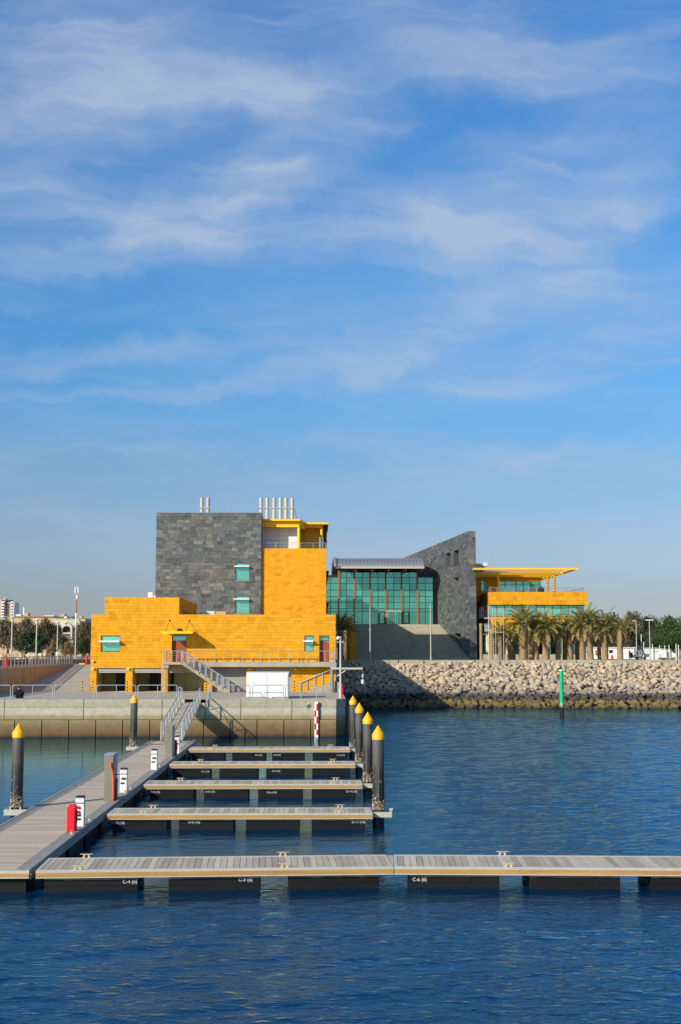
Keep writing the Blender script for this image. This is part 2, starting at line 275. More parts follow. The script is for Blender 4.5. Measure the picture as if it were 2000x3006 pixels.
# ------------------------------------------------------------------ builders
ORG = {}                                    # object name -> world origin of the tree it belongs to
class MB:
    def __init__(s, T=None): s.v = []; s.f = []; s.mi = []; s.T = T
    def add(s, vs, fs, mi=0):
        k = len(s.v)
        s.v += [tuple(s.T @ Vector(q)) if s.T else tuple(q) for q in vs]
        s.f += [tuple(i + k for i in f) for f in fs]; s.mi += [mi] * len(fs); return s
    def box(s, x0, x1, y0, y1, z0, z1, mi=0):
        return s.add([(x0, y0, z0), (x1, y0, z0), (x1, y1, z0), (x0, y1, z0), (x0, y0, z1), (x1, y0, z1), (x1, y1, z1), (x0, y1, z1)],
                     [(0, 3, 2, 1), (4, 5, 6, 7), (0, 1, 5, 4), (1, 2, 6, 5), (2, 3, 7, 6), (3, 0, 4, 7)], mi)
    def tube(s, p, q, r, r2=None, n=8, mi=0):
        p, q = Vector(p), Vector(q); d = (q - p)
        if d.length < 1e-6: return s
        d.normalize(); a = Vector((0, 0, 1)) if abs(d.z) < .9 else Vector((1, 0, 0)); u = d.cross(a).normalized(); w = d.cross(u)
        r2 = r if r2 is None else r2; vs = []
        for c, rr in ((p, r), (q, r2)):
            for i in range(n):
                t = 2 * PI * i / n; vs.append(c + u * (rr * math.cos(t)) + w * (rr * math.sin(t)))
        fs = [(i, (i + 1) % n, n + (i + 1) % n, n + i) for i in range(n)] + [tuple(range(n - 1, -1, -1)), tuple(range(n, 2 * n))]
        return s.add(vs, fs, mi)
    def path(s, pts, r, n=8, mi=0):
        for a, b in zip(pts, pts[1:]): s.tube(a, b, r, n=n, mi=mi)
        return s
    def lathe(s, c, prof, n=16, mi=0):
        vs = []
        for r, z in prof:
            for i in range(n):
                t = 2 * PI * i / n; vs.append((c[0] + r * math.cos(t), c[1] + r * math.sin(t), c[2] + z))
        fs = []
        for k in range(len(prof) - 1):
            for i in range(n): fs.append((k * n + i, k * n + (i + 1) % n, (k + 1) * n + (i + 1) % n, (k + 1) * n + i))
        fs += [tuple(range(n - 1, -1, -1)), tuple(range((len(prof) - 1) * n, len(prof) * n))]
        return s.add(vs, fs, mi)
    def ext(s, poly, vec, mi=0):
        n = len(poly); vec = Vector(vec); vs = [Vector(q) for q in poly] + [Vector(q) + vec for q in poly]
        return s.add(vs, [tuple(range(n)), tuple(range(2 * n - 1, n - 1, -1))] + [(i, n + i, n + (i + 1) % n, (i + 1) % n) for i in range(n)], mi)
    def ball(s, c, r, sc=(1, 1, 1), n=10, m=6, mi=0):
        prof = [(max(1e-4, r * math.sin(PI * k / m)), -r * math.cos(PI * k / m)) for k in range(m + 1)]
        b = MB().lathe((0, 0, 0), prof, n)
        return s.add([(c[0] + x * sc[0], c[1] + y * sc[1], c[2] + z * sc[2]) for x, y, z in b.v], b.f, mi)
    def mesh(s, name, o=(0, 0, 0)):
        me = bpy.data.meshes.new(name); o = Vector(o)
        me.from_pydata([tuple(Vector(q) - o) for q in s.v], [], s.f); me.polygons.foreach_set('material_index', s.mi)
        me.update(); bm = bmesh.new(); bm.from_mesh(me); bmesh.ops.recalc_face_normals(bm, faces=bm.faces); bm.to_mesh(me); bm.free(); return me
    def build(s, name, mats, parent=None, smooth=False, origin=None, kind=None, bevel=0):
        o = Vector(ORG[parent.name]) if parent else Vector(origin if origin is not None else (0, 0, 0))
        me = s.mesh(name, o)
        for m in (mats if isinstance(mats, (list, tuple)) else [mats]): me.materials.append(M[m] if isinstance(m, str) else m)
        if smooth:
            me.polygons.foreach_set('use_smooth', [True] * len(me.polygons)); me.set_sharp_from_angle(angle=math.radians(38))
        ob = bpy.data.objects.new(name, me); COL.objects.link(ob); ORG[ob.name] = o
        if parent: ob.parent = parent
        else: ob.location = o
        if kind: ob['kind'] = kind
        if bevel:
            md = ob.modifiers.new('edge', 'BEVEL'); md.width = bevel; md.segments = 2; md.limit_method = 'ANGLE'
        return ob
def tag(o, label, cat, group=None):
    o['label'] = label; o['category'] = cat
    if group: o['group'] = group
    return o
def thing(name, label, cat, loc, group=None):
    o = bpy.data.objects.new(name, None); COL.objects.link(o); o.location = loc; o.empty_display_size = .3
    ORG[o.name] = Vector(loc); return tag(o, label, cat, group)
def inst(me, name, parent, loc, scale=(1, 1, 1), rot=(0, 0, 0)):
    o = bpy.data.objects.new(name, me); COL.objects.link(o); o.parent = parent
    o.location = Vector(loc) - ORG[parent.name]; o.scale = scale; o.rotation_euler = rot; ORG[o.name] = ORG[parent.name]; return o
def copy_tree(o, parent=None):
    c = o.copy(); COL.objects.link(c); ORG[c.name] = ORG[o.name]
    if parent: c.parent = parent
    for ch in o.children: copy_tree(ch, c)
    return c
def kids(o): return list(o.children)
def place_copy(o, d, label, group=None):
    """the whole thing again, moved by d"""
    c = copy_tree(o); c.location = Vector(o.location) + Vector(d); tag(c, label, o['category'], group or o.get('group')); return c
CUBE = {}
def cube(m, bev=.0):
    if (m, bev) not in CUBE:
        b = MB().box(-.5, .5, -.5, .5, -.5, .5); me = b.mesh('block'); me.materials.append(M[m]); CUBE[m, bev] = me
    return CUBE[m, bev]
# a wall plane: origin O, horizontal unit vector u, outward normal n (u x z)
class Plane:
    def __init__(s, O, u):
        s.O = Vector(O); s.u = Vector(u).normalized(); s.n = s.u.cross(Vector((0, 0, 1))).normalized()
        s.rot = math.atan2(s.u.y, s.u.x)
    def p(s, a, z, d=0): q = s.O + s.u * a + s.n * d; return Vector((q.x, q.y, z))
    def px(s, px, py):                      # photo pixel -> (along, height)
        d = ray(px, py); t = (s.O - CP).dot(s.n) / d.dot(s.n); q = CP + d * t
        return (q - Vector((s.O.x, s.O.y, q.z))).dot(s.u), q.z
    def rect(s, x0, y0, x1, y1):
        a0, z1 = s.px(x0, y0); a1, z0 = s.px(x1, y1); return (a0, a1, z0, z1)
    def slab(s, mb, a0, a1, z0, z1, d0, d1, mi=0):
        c = [s.p(a0, 0, d0), s.p(a1, 0, d0), s.p(a1, 0, d1), s.p(a0, 0, d1)]
        return mb.add([(q.x, q.y, z0) for q in c] + [(q.x, q.y, z1) for q in c],
                      [(0, 3, 2, 1), (4, 5, 6, 7), (0, 1, 5, 4), (1, 2, 6, 5), (2, 3, 7, 6), (3, 0, 4, 7)], mi)
def holed(mb, pl, regions, holes, d0, d1, mi=0):
    """a wall made of slabs round its openings. regions, holes = (a0,a1,z0,z1)"""
    for R in regions:
        us = sorted({R[0], R[1], *[min(max(h[i], R[0]), R[1]) for h in holes for i in (0, 1)]})
        zs = sorted({R[2], R[3], *[min(max(h[i], R[2]), R[3]) for h in holes for i in (2, 3)]})
        for a0, a1 in zip(us, us[1:]):
            run = None
            for z0, z1 in zip(zs, zs[1:]):
                cu_, cz_ = (a0 + a1) / 2, (z0 + z1) / 2
                if any(h[0] < cu_ < h[1] and h[2] < cz_ < h[3] for h in holes):
                    if run: pl.slab(mb, a0, a1, run[0], run[1], d0, d1, mi)
                    run = None
                else: run = (run[0], z1) if run else (z0, z1)
            if run: pl.slab(mb, a0, a1, run[0], run[1], d0, d1, mi)
    return mb
def courses(pl, region, holes, ch, lmin, lmax, rnd, bond=.5):
    """stones of a coursed wall: list of (plane, a0, a1, z0, z1)"""
    a0, a1, z0, z1 = region; n = max(1, round((z1 - z0) / ch)); ch = (z1 - z0) / n; res = []
    hz = sorted({h[i] for h in holes for i in (2, 3)})
    for k in range(n):
        zb, zt = z0 + k * ch, z0 + (k + 1) * ch
        cuts = [zb] + [q for q in hz if zb + .04 < q < zt - .04] + [zt]
        joints = []; q = a0 - rnd.random() * lmax * bond
        while q < a1:
            joints.append(q); q += rnd.uniform(lmin, lmax)
        joints.append(q)
        for zc0, zc1 in zip(cuts, cuts[1:]):
            zm = (zc0 + zc1) / 2; hs_ = [h for h in holes if h[2] < zm < h[3]]
            for j0, j1 in zip(joints, joints[1:]):
                segs = [(max(j0, a0), min(j1, a1))]
                for h in hs_:
                    nx = []
                    for s0, s1 in segs:
                        if h[1] <= s0 or h[0] >= s1: nx.append((s0, s1)); continue
                        if h[0] > s0: nx.append((s0, h[0]))
                        if h[1] < s1: nx.append((h[1], s1))
                    segs = nx
                for s0, s1 in segs:
                    if s1 - s0 > .03: res.append((pl, s0, s1, zc0, zc1))
    return res
def lay(stones, name, parent, m, gap=.012, proud=(.018, .032), rnd=random, limit=300, away=None):
    """the largest `limit` stones as single parts, the rest joined"""
    st = sorted(stones, key=lambda q: -(q[2] - q[1]) * (q[4] - q[3])) if away is None else sorted(stones, key=away)
    rest = MB()
    for k, (pl, a0, a1, z0, z1) in enumerate(st):
        t = rnd.uniform(*proud); g = gap / 2
        if a1 - a0 < 2.5 * gap or z1 - z0 < 2.5 * gap: continue
        if k < limit:
            c = pl.p((a0 + a1) / 2, (z0 + z1) / 2, (t - .02) / 2)
            inst(cube(m), name, parent, c, (a1 - a0 - gap, t + .02, z1 - z0 - gap), (0, 0, pl.rot))
        else: pl.slab(rest, a0 + g, a1 - g, z0 + g, z1 - g, -.02, t)
    if rest.v: rest.build(name, m, parent, kind='stuff')
def text_mesh(txt, size, m, parent, loc, rotz=0, name='lettering', ext=.004):
    cu_ = bpy.data.curves.new('t', 'FONT'); cu_.body = txt; cu_.size = size; cu_.extrude = ext; cu_.align_x = 'CENTER'; cu_.align_y = 'CENTER'
    cu_.offset = size * .018
    to = bpy.data.objects.new('t', cu_); COL.objects.link(to); bpy.context.view_layer.update()
    me = bpy.data.meshes.new_from_object(to.evaluated_get(bpy.context.evaluated_depsgraph_get())); bpy.data.objects.remove(to); me.name = name
    me.materials.clear(); me.materials.append(M[m])
    return inst(me, name, parent, loc, (1, 1, 1), (PI / 2, 0, rotz))
def window(parent, pl, r, bar=None, depth=.16, cols=1, rows=(1.0,), frame=.05, sill=False, shade=.42, glassm='glass', name='window'):
    """a window in a hole: frame, panes, sill and the white shading blade in front of it"""
    a0, a1, z0, z1 = r; fr = MB()
    for q in ((a0, a0 + frame, z0, z1), (a1 - frame, a1, z0, z1), (a0 + frame, a1 - frame, z0, z0 + frame), (a0 + frame, a1 - frame, z1 - frame, z1)): pl.slab(fr, *q, -depth - .06, -depth + .02)
    zz = [z0 + frame]
    for h in rows: zz.append(zz[-1] + h * (z1 - z0 - 2 * frame) / sum(rows))
    for q in zz[1:-1]: pl.slab(fr, a0 + frame, a1 - frame, q - .025, q + .025, -depth - .055, -depth + .015)
    w = (a1 - a0 - 2 * frame) / cols
    for c in range(1, cols): pl.slab(fr, a0 + frame + c * w - .025, a0 + frame + c * w + .025, z0 + frame, z1 - frame, -depth - .05, -depth + .01)
    wo = fr.build(name, 'dark', parent)
    for c in range(cols):
        for zb, zt in zip(zz, zz[1:]):
            g = MB(); pl.slab(g, a0 + frame + c * w + .004, a0 + frame + (c + 1) * w - .004, zb + .003, zt - .003, -depth - .03, -depth - .012); g.build('pane', glassm, wo)
    if sill: b = MB(); pl.slab(b, a0 - .02, a1 + .02, z0 - .10, z0 - .005, -depth - .02, .07); b.build('sill', 'conc', wo)
    if bar is not None: b = MB(); pl.slab(b, a0 - .14, a1 - .02, bar - .07, bar + .07, .04, shade); b.build('sun_blade', 'white', wo)
    return wo
def smooth_path(pts, r=.15, n=4):
    """polyline with rounded corners"""
    P = [Vector(q) for q in pts]; o = [P[0]]
    for a, b, c in zip(P, P[1:], P[2:]):
        p, q = b + (a - b).normalized() * r, b + (c - b).normalized() * r
        o += [(p * (1 - t) + b * t) * (1 - t) + (b * (1 - t) + q * t) * t for t in [i / n for i in range(n + 1)]]
    return o + [P[-1]]
# ------------------------------------------------------------------ water, ground, quay
ZQ, ZL, ZD = 2.88, 4.87, .60                # quay, upper land and floating deck levels
import numpy as np
def sea():
    """one sheet of water: wind ripples as real relief inside the marina, flat far outside it"""
    rg = np.random.default_rng(4); ys = [12.0]
    while ys[-1] < 152: ys.append(ys[-1] + .085 + max(0, ys[-1] - 22) * .0022)
    ys = np.array(ys); xs = np.arange(-46, 62, .17); dy = np.gradient(ys)[:, None]
    X, Y = np.meshgrid(xs, ys); Z = np.zeros_like(X)
    for k in range(110):
        lam = .30 * (3.6 / .30) ** (rg.random() ** 1.5); th = math.radians(-74 + rg.normal() * 24); q = 2 * math.pi / lam
        slope = .0125 * (1 if lam < 1.2 else (1.2 / lam) ** .7); amp = slope / q
        fade = np.clip((lam / np.maximum(dy, .085) - 2.5) / 2.5, 0, 1)
        ph = q * (X * math.cos(th) + Y * math.sin(th)) + rg.random() * 6.283 + .6 * np.sin(.31 * X + .23 * Y + k); Z += amp * fade * np.sin(ph)
    gust = .78 + .3 * np.sin(.11 * X + .07 * Y + 1.0) * np.sin(.06 * Y - .05 * X)
    edge = np.clip(np.minimum.reduce([X - xs[0], xs[-1] - X, Y - ys[0], ys[-1] - Y]) / 2, 0, 1); 
    S_ = lambda v, a, b: (lambda t: t * t * (3 - 2 * t))(np.clip((v - a) / (b - a), 0, 1))
    open_ = S_(X, 2.0, 9.0) * S_(Y, 37.0, 42.0); left = S_(-X, 10.5, 12.0) * S_(Y, 40, 60); front = 1 - S_(Y, 36.5, 39.0)
    inner = np.clip(1 - open_ - left - front, 0, 1); lee = 1 - .8 * S_(Y, 118, 143)
    ruffle = open_ * 1.7 * lee + left * (.34 - .20 * S_(Y, 55, 80)) + front * (1.2 + .3 * S_(X, -2, 8) - .35 * S_(Y, 31, 36.5)) + inner * (.55 - .35 * S_(Y, 50, 85))
    Z *= gust * edge * np.clip(ruffle, 0, 1.6)
    n, m = X.shape; co = np.stack([X, Y, Z], -1).reshape(-1, 3); i = (np.arange(n - 1)[:, None] * m + np.arange(m - 1)[None, :]).ravel()
    f = np.stack([i, i + 1, i + m + 1, i + m], -1)
    x0, x1, y0, y1 = xs[0], xs[-1], ys[0], ys[-1]; b = len(co)
    co = np.vstack([co, [(-900, -80, 0), (900, -80, 0), (900, 170, 0), (-900, 170, 0), (x0, y0, 0), (x1, y0, 0), (x1, y1, 0), (x0, y1, 0)]])
    f = np.vstack([f, [(b, b + 1, b + 5, b + 4), (b + 1, b + 2, b + 6, b + 5), (b + 2, b + 3, b + 7, b + 6), (b + 3, b, b + 4, b + 7)]])
    me = bpy.data.meshes.new('sea'); me.vertices.add(len(co)); me.vertices.foreach_set('co', co.ravel()); me.loops.add(f.size); me.loops.foreach_set('vertex_index', f.ravel().astype(np.int32))
    me.polygons.add(len(f)); me.polygons.foreach_set('loop_start', np.arange(0, f.size, 4, dtype=np.int32)); me.polygons.foreach_set('use_smooth', np.ones(len(f), bool)); me.update(calc_edges=True)
    at_ = me.attributes.new('ruffle', 'FLOAT', 'POINT'); at_.data.foreach_set('value', np.concatenate([ruffle.ravel(), np.ones(8)]).astype(np.float32))
    me.materials.append(M['water']); o = bpy.data.objects.new('sea', me); COL.objects.link(o); o['kind'] = 'structure'
sea()
MB().add([(-900, -60, -4), (900, -60, -4), (900, 170, -4), (-900, 170, -4)], [(0, 1, 2, 3)]).build('sea_bed', 'soil', kind='structure')
WX = -28.4                                  # retaining wall of the upper road
g = MB()
g.add([(-3500, 150, ZL), (2, 150, ZL), (2, 5000, ZL), (-3500, 5000, ZL)], [(0, 1, 2, 3)])
g.add([(2, 156.4, ZL), (3500, 156.4, ZL), (3500, 5000, ZL), (2, 5000, ZL)], [(0, 1, 2, 3)])
g.add([(-80, 100.1, ZL), (WX - .5, 100.1, ZL), (WX - .5, 150, ZL), (-80, 150, ZL)], [(0, 1, 2, 3)])
g.build('ground', 'soil', kind='structure')
MB().box(-36.5, WX - .9, 100.2, 156, ZL - .3, ZL + .004).box(-36.5, -18, 156, 163, ZL - .3, ZL + .004).build('road', 'asphalt', kind='structure')
MB().add([(2, 156.4, ZL + .006), (70, 156.4, ZL + .006), (70, 182, ZL + .006), (2, 182, ZL + .006)], [(0, 1, 2, 3)]).build('promenade', 'pave', kind='structure')
xq1 = ax(988, 98.7)
pv = MB(); pv.add([(-80, 99.2, ZQ - .03), (xq1, 99.2, ZQ - .03), (xq1 + .75, 100.0, ZQ - .03), (xq1 + .75, 121, ZQ - .03), (-80, 121, ZQ - .03)], [(0, 1, 2, 3, 4)])
pv.build('quay_pavement', 'pave', kind='structure')
xb0, xb1 = ax(267, 116), ax(986, 116)       # sides of the front building
pv = MB(); pv.add([(WX, 119, ZQ - .026), (xb0 - .02, 119, ZQ - .026), (xb0 - .02, 150.2, ZL + .012), (WX, 150.2, ZL + .012)], [(0, 1, 2, 3)])
pv.build('ramp', 'pave', kind='structure')
# quay wall: long cast panels over squared blocks
q = thing('quay_wall', 'stained concrete quay wall of cast panels over a row of algae brown blocks', 'quay wall', (-15, 98.7, 0))
YQ = 98.7
zA, zB, zC = az(2112, YQ), az(2098, YQ), az(2075, YQ)
ux = [-60, -50, -42, -34.5] + [ax(p, YQ) for p in (18.5, 249.7, 479)] + [ax(545, YQ), ax(605, YQ)] + [ax(p, YQ) for p in (709, 858)] + [xq1]
for i, (a, b) in enumerate(zip(ux, ux[1:])):
    notch = abs(a - ax(545, YQ)) < .01
    top = ZQ - .30 if notch else ZQ
    MB().add([(a + .025, YQ, zC), (b - .025, YQ, zC), (b - .025, YQ, top), (a + .025, YQ, top), (a + .025, YQ + .7, zC), (b - .025, YQ + .7, zC), (b - .025, YQ + .7, top), (a + .025, YQ + .7, top)],
             [(0, 1, 2, 3), (3, 2, 6, 7), (0, 3, 7, 4), (1, 5, 6, 2)]).box(a + .025, b - .025, YQ - .05, YQ + .6, zA + .02, zC - .01).build('wall_panel', 'quay', q)
lx = ax(51, YQ); w = 77.5 / 3700 * YQ; k0 = -16
for k in range(k0, 30):
    a, b = lx + k * w, lx + (k + 1) * w
    if a > xq1: break
    b = min(b, xq1); MB().box(a + .035, b - .035, YQ - .14, YQ + .6, -1.2, zA - .02).build('footing_block', 'quay', q)
MB().box(-60, xq1 - .1, YQ + .3, YQ + .9, -1.5, ZQ - .35).build('core', 'quay', q)
# chamfered corner and return of the quay
ce = MB(); ce.ext([(xq1, YQ, -1.2), (xq1 + .75, YQ + 1.0, -1.2), (xq1 + .75, 156, -1.2), (xq1 - .2, 156, -1.2), (xq1 - .2, YQ + .3, -1.2)], (0, 0, 1.2 + ZQ - .002))
ce.build('corner_return', 'quay', q)
MB().box(xq1 + .76, xq1 + .98, YQ + .9, YQ + 1.3, -1, 2.3).build('rubber_fender', 'black', q)
rw = thing('retaining_wall', 'board marked concrete retaining wall rising beside the vehicle ramp', 'retaining wall', (WX, 130, ZQ))
for k in range(8):
    y0, y1 = 99.8 + k * 6.3, 99.8 + (k + 1) * 6.3
    MB().box(WX - .45, WX, y0 + .02, min(y1, 150) - .02, 1.5, ZL).build('wall_panel', 'conc', rw)
for k in range(8): MB().box(-80 + k * 6.39, -80 + (k + 1) * 6.39 - .02, 99.7, 100.1, 1.5, ZL).build('wall_panel', 'conc', rw)
# railing along the road edge
rl = thing('road_railing', 'grey steel railing with broad flat posts along the upper road edge', 'railing', (WX, 130, ZL))
MB().box(WX - .27, WX - .19, 100, 150.6, ZL + 1.02, ZL + 1.10).build('top_rail', 'galv', rl)
MB().box(WX - .25, WX - .21, 100, 150.6, ZL + .66, ZL + .71).build('mid_rail', 'galv', rl)
MB().box(WX - .30, WX - .16, 100, 150.6, ZL + .0, ZL + .22).build('base_rail', 'galv', rl)
for zr_ in (.36, .51, .85): MB().box(WX - .24, WX - .22, 100, 150.6, ZL + zr_, ZL + zr_ + .03).build('thin_rail', 'galv', rl)
pm = MB().box(-.02, .02, -.15, .15, .2, 1.03).mesh('post'); pm.materials.append(M['galv'])
for k in range(34): inst(pm, 'post', rl, (WX - .23, 100.6 + k * 1.5, ZL))
# ------------------------------------------------------------------ rock bank and sea wall
SY0, SY1, SZ0, SZ1 = 145.6, 155.6, -.45, 4.75
bank = thing('rock_bank', 'sloping bank of rough quarry rocks with a dark wet tide band above the water', 'rock bank', (20, 150, 0))
core = MB(); core.ext([(-1, SY0 + .9, -2), (-1, 157, -2), (-1, 157, SZ1 - .1), (-1, SY1, SZ1 - .18), (-1, SY0 + .7, SZ0 - .1)], (75, 0, 0)); core.build('bank_core', 'rock', bank)
rr = random.Random(3); RK = []
for k in range(9):
    bm = bmesh.new()
    for i in range(17):
        v = Vector((rr.gauss(0, 1), rr.gauss(0, 1), rr.gauss(0, 1))).normalized()
        v = Vector((v.x * .55, v.y * .5, v.z * .45)) * rr.uniform(.82, 1.1); bm.verts.new(v)
    r = bmesh.ops.convex_hull(bm, input=bm.verts); bmesh.ops.delete(bm, geom=[e for e in set(r['geom_interior'] + r['geom_unused']) if isinstance(e, bmesh.types.BMVert)], context='VERTS')
    bmesh.ops.bevel(bm, geom=bm.edges[:] + bm.verts[:], offset=.055, segments=1, affect='EDGES')
    me = bpy.data.meshes.new('rock'); bm.to_mesh(me); bm.free(); me.materials.append(M['rock']); RK.append(me)
rocks = []
sl_len = math.hypot(SY1 - SY0, SZ1 - SZ0); row = 0; s = 0.0
while s < sl_len + .2:
    t = s / sl_len; X = 1.4 + rr.random() * .6
    while X < 48:
        sz = rr.uniform(.52, 1.12) * (1.12 if t < .35 else .95 if t < .75 else .8)
        rocks.append((X, SY0 + (SY1 - SY0) * t + rr.uniform(-.15, .15), SZ0 + (SZ1 - SZ0) * t + rr.uniform(-.14, .16), sz)); X += sz * rr.uniform(.74, .92)
    s += .52 if t < .7 else .44; row += 1
    # bend of the bank towards the water on the right
rocks = [(x, y - max(0, (x - 14) / 34) * 3.6 * max(0, 1 - (z - SZ0) / (SZ1 - SZ0)), z, s_) for x, y, z, s_ in rocks]
rocks.sort(key=lambda q: -q[3]); rest = MB()
for k, (x, y, z, sz) in enumerate(rocks):
    rot = (rr.uniform(-.5, .5), rr.uniform(-.5, .5), rr.uniform(0, 6.28)); sc = (sz * rr.uniform(1.0, 1.3), sz * rr.uniform(.9, 1.15), sz * rr.uniform(.8, 1.1)); me = RK[k % 9]
    if k < 300: inst(me, 'rock', bank, (x, y, z), sc, rot)
    else:
        T = Matrix.Translation((x, y, z)) @ Euler(rot).to_matrix().to_4x4() @ Matrix.Diagonal((*sc, 1))
        rest.add([T @ v.co for v in me.vertices], [tuple(p.vertices) for p in me.polygons])
rest.build('rock', 'rock', bank, kind='stuff')
sw = thing('sea_wall', 'low pale concrete coping wall of separate blocks above the rock bank', 'coping wall', (20, 156, ZL))
x = ax(1021, 156); w = 74.3 / 3700 * 156
for k in range(-2, 18):
    a, b = x + k * w + .06, x + (k + 1) * w - .06
    MB().box(max(a, 2.45), b, 155.75, 156.5, ZL - .7, 5.37).build('coping_block', 'conc', sw, bevel=.03) if b > 2.5 else None
# ------------------------------------------------------------------ floating docks
def cleat_mesh():
    b = MB()
    for s in (-1, 1):
        b.add([(s * .05, -.035, 0), (s * .13, -.035, 0), (s * .13, .035, 0), (s * .05, .035, 0), (s * .055, -.022, .13), (s * .095, -.022, .13), (s * .095, .022, .13), (s * .055, .022, .13)],
              [(0, 3, 2, 1), (4, 5, 6, 7), (0, 1, 5, 4), (1, 2, 6, 5), (2, 3, 7, 6), (3, 0, 4, 7)])
        b.add([(0, -.028, .13), (s * .21, -.016, .155), (s * .21, .016, .155), (0, .028, .13), (0, -.028, .165), (s * .21, -.016, .175), (s * .21, .016, .175), (0, .028, .165)],
              [(0, 3, 2, 1), (4, 5, 6, 7), (0, 1, 5, 4), (1, 2, 6, 5), (2, 3, 7, 6), (3, 0, 4, 7)])
    me = b.mesh('cleat'); me.materials.append(M['sand']); return me
CLEAT = cleat_mesh()
def cleat(loc, label, rot=0, sc=.9, group='tan mooring cleats along the docks'):
    o = bpy.data.objects.new('mooring_cleat', CLEAT); COL.objects.link(o); o.location = loc; o.rotation_euler = (0, 0, rot); o.scale = (sc, sc, sc * .78)
    ORG[o.name] = Vector(loc); return tag(o, label, 'cleat', group)
def dock(name, label, x0, x1, y0, y1, floats, texts, T=None, group=None, pitch=.19, cat='dock', wale_right=False):
    """finger dock along X: planks across, white edge, timber wale, black floats underneath"""
    Tm = T or Matrix.Identity(4); o0 = Tm @ Vector(((x0 + x1) / 2, (y0 + y1) / 2, 0))
    t = thing(name, label, cat, o0, group); rz = Tm.to_euler().z
    fr = MB(Tm)
    fr.box(x0, x1, y0, y0 + .13, ZD - .06, ZD + .012).box(x0, x1, y1 - .13, y1, ZD - .06, ZD + .012)
    fr.box(x0, x1, y0 - .05, y0 - .01, ZD - .20, ZD - .167).box(x0, x0 + .10, y0 + .132, y1 - .132, ZD - .06, ZD + .010).box(x1 - .10, x1, y0 + .132, y1 - .132, ZD - .06, ZD + .010)
    fr.box(x0, x1, y0 - .06, y0 - .001, ZD - .045, ZD - .008).build('edge_frame', 'alu', t)
    MB(Tm).box(x0 + .05, x1 - .05, y0 + .02, y1 - .02, ZD - .19, ZD - .065).build('joist_deck', 'dark', t)
    n = max(1, round((x1 - x0) / 3.4))
    for k in range(n):
        a, b = x0 + (x1 - x0) * k / n, x0 + (x1 - x0) * (k + 1) / n
        for ya, yb in ((y0 - .055, y0 - .002), (y1 + .002, y1 + .055)): MB(Tm).box(a + .004, b - .004, ya, yb, ZD - .165, ZD - .047).build('timber_wale', 'timber', t)
    np_ = int((x1 - x0 - .2) / pitch); p = (x1 - x0 - .2) / np_
    for k in range(np_):
        c = Tm @ Vector((x0 + .1 + (k + .5) * p, (y0 + y1) / 2, ZD - .02 + random.uniform(-.003, .003)))
        inst(cube('plank'), 'plank', t, c, (p - .014, y1 - y0 - .27, .04), (0, 0, rz))
    fl = []
    for a, b in floats:
        f = MB(Tm).box(a, b, y0 + .10, y1 - .10, -.35, ZD - .205).box(a - .012, b + .012, y0 + .085, y1 - .085, .165, .19).build('float', 'float', t, bevel=.02)
        s = MB(Tm); xx = a
        while xx < b - .02:
            w = min(random.uniform(.1, .4), b - xx); s.box(xx, xx + w, y0 + .094, y0 + .099, ZD - .265 - random.uniform(0.0, .02), ZD - .235); xx += w
        s.build('salt_line', 'salt', f); fl.append(f)
    for px_, z, txt, sz in texts:
        text_mesh(txt, sz * .82, 'marking', t, Tm @ Vector((px_, y0 + .094, z)), rz)
    return t
fw = lambda a, b, Y: (ax(a, Y), ax(b, Y))
# the long front dock in two hinged lengths
yl = 36.3; xl = ax(121, yl); xj = ax(1154, 36.75)
TL = Matrix.Translation((xj, 36.75, 0)) @ Matrix.Rotation(.042, 4, 'Z') @ Matrix.Translation((-xj, -36.75, 0))
TR = Matrix.Translation((xj, 36.75, 0)) @ Matrix.Rotation(-.052, 4, 'Z') @ Matrix.Translation((-xj, -36.75, 0))
yf = 36.75
LD = dock('front_dock', 'nearest plank dock joined to the walkway, black floats marked C-4 and C-3', xl, xj - .012, yf, yf + 2.15,
     [fw(154, 420, yf), fw(507, 770, yf), fw(853, 1111, yf)],
     [(ax(397, yf), .26, 'C-4 (6)', .17), (ax(727, yf), .28, 'C-3 (6)', .17)], TL, 'lengths of the nearest dock', pitch=.185)
dock('front_dock', 'nearest plank dock running out of the picture, its first black float marked C-6', xj + .012, 16.5, yf, yf + 2.15,
     [fw(1197, 1456, yf), fw(1543, 1800, yf), fw(1888, 2150, yf), fw(2236, 2500, yf)],
     [(ax(1228, yf), .24, 'C-6 (6)', .17)], TR, 'lengths of the nearest dock', pitch=.185)
ja, jb = TL @ Vector((xj, yf + 2.15, 0)), TR @ Vector((xj, yf + 2.15, 0))
MB().ext([(xj, yf + .06, ZD - .2), (jb.x - .008, jb.y - .01, ZD - .2), (ja.x + .008, ja.y - .01, ZD - .2)], (0, 0, .19)).build('hinge_infill', 'plank', LD)
FY = [48.5, 58.8, 68.9, 79.2]; FXL = [ax(p, y) for p, y in zip((325, 429, 503, 558), FY)]; FXR = [ax(p, y) for p, y in zip((1093, 1063, 1043, 1028), FY)]
flo = [[(342, 498), (533, 690), (726, 881), (917, 1071)],
       [(446, 574), (604, 732), (761, 890), (917, 1045)],
       [(514, 620), (648, 760), (784, 895), (918, 1028)],
       [(567, 662), (685, 782), (801, 896), (919, 1014)]]
ftx = [[(357, .26, 'D-12 (10)'), (577, .28, 'D-8 (10)'), (1052, .27, 'D-11 (10)')],
       [(463, .25, 'D-9 (10)'), (622, .27, 'D-8 (10)'), (801, .22, 'D-6 (10)'), (1032, .26, 'D-14 (10)')],
       [(608, .20, 'D-3 (10)'), (813, .22, 'D-4 (10)')],
       [(762, .22, 'D-6 (10)'), (816, .22, 'D-8 (10)'), (1001, .20, 'D-16 (10)')]]
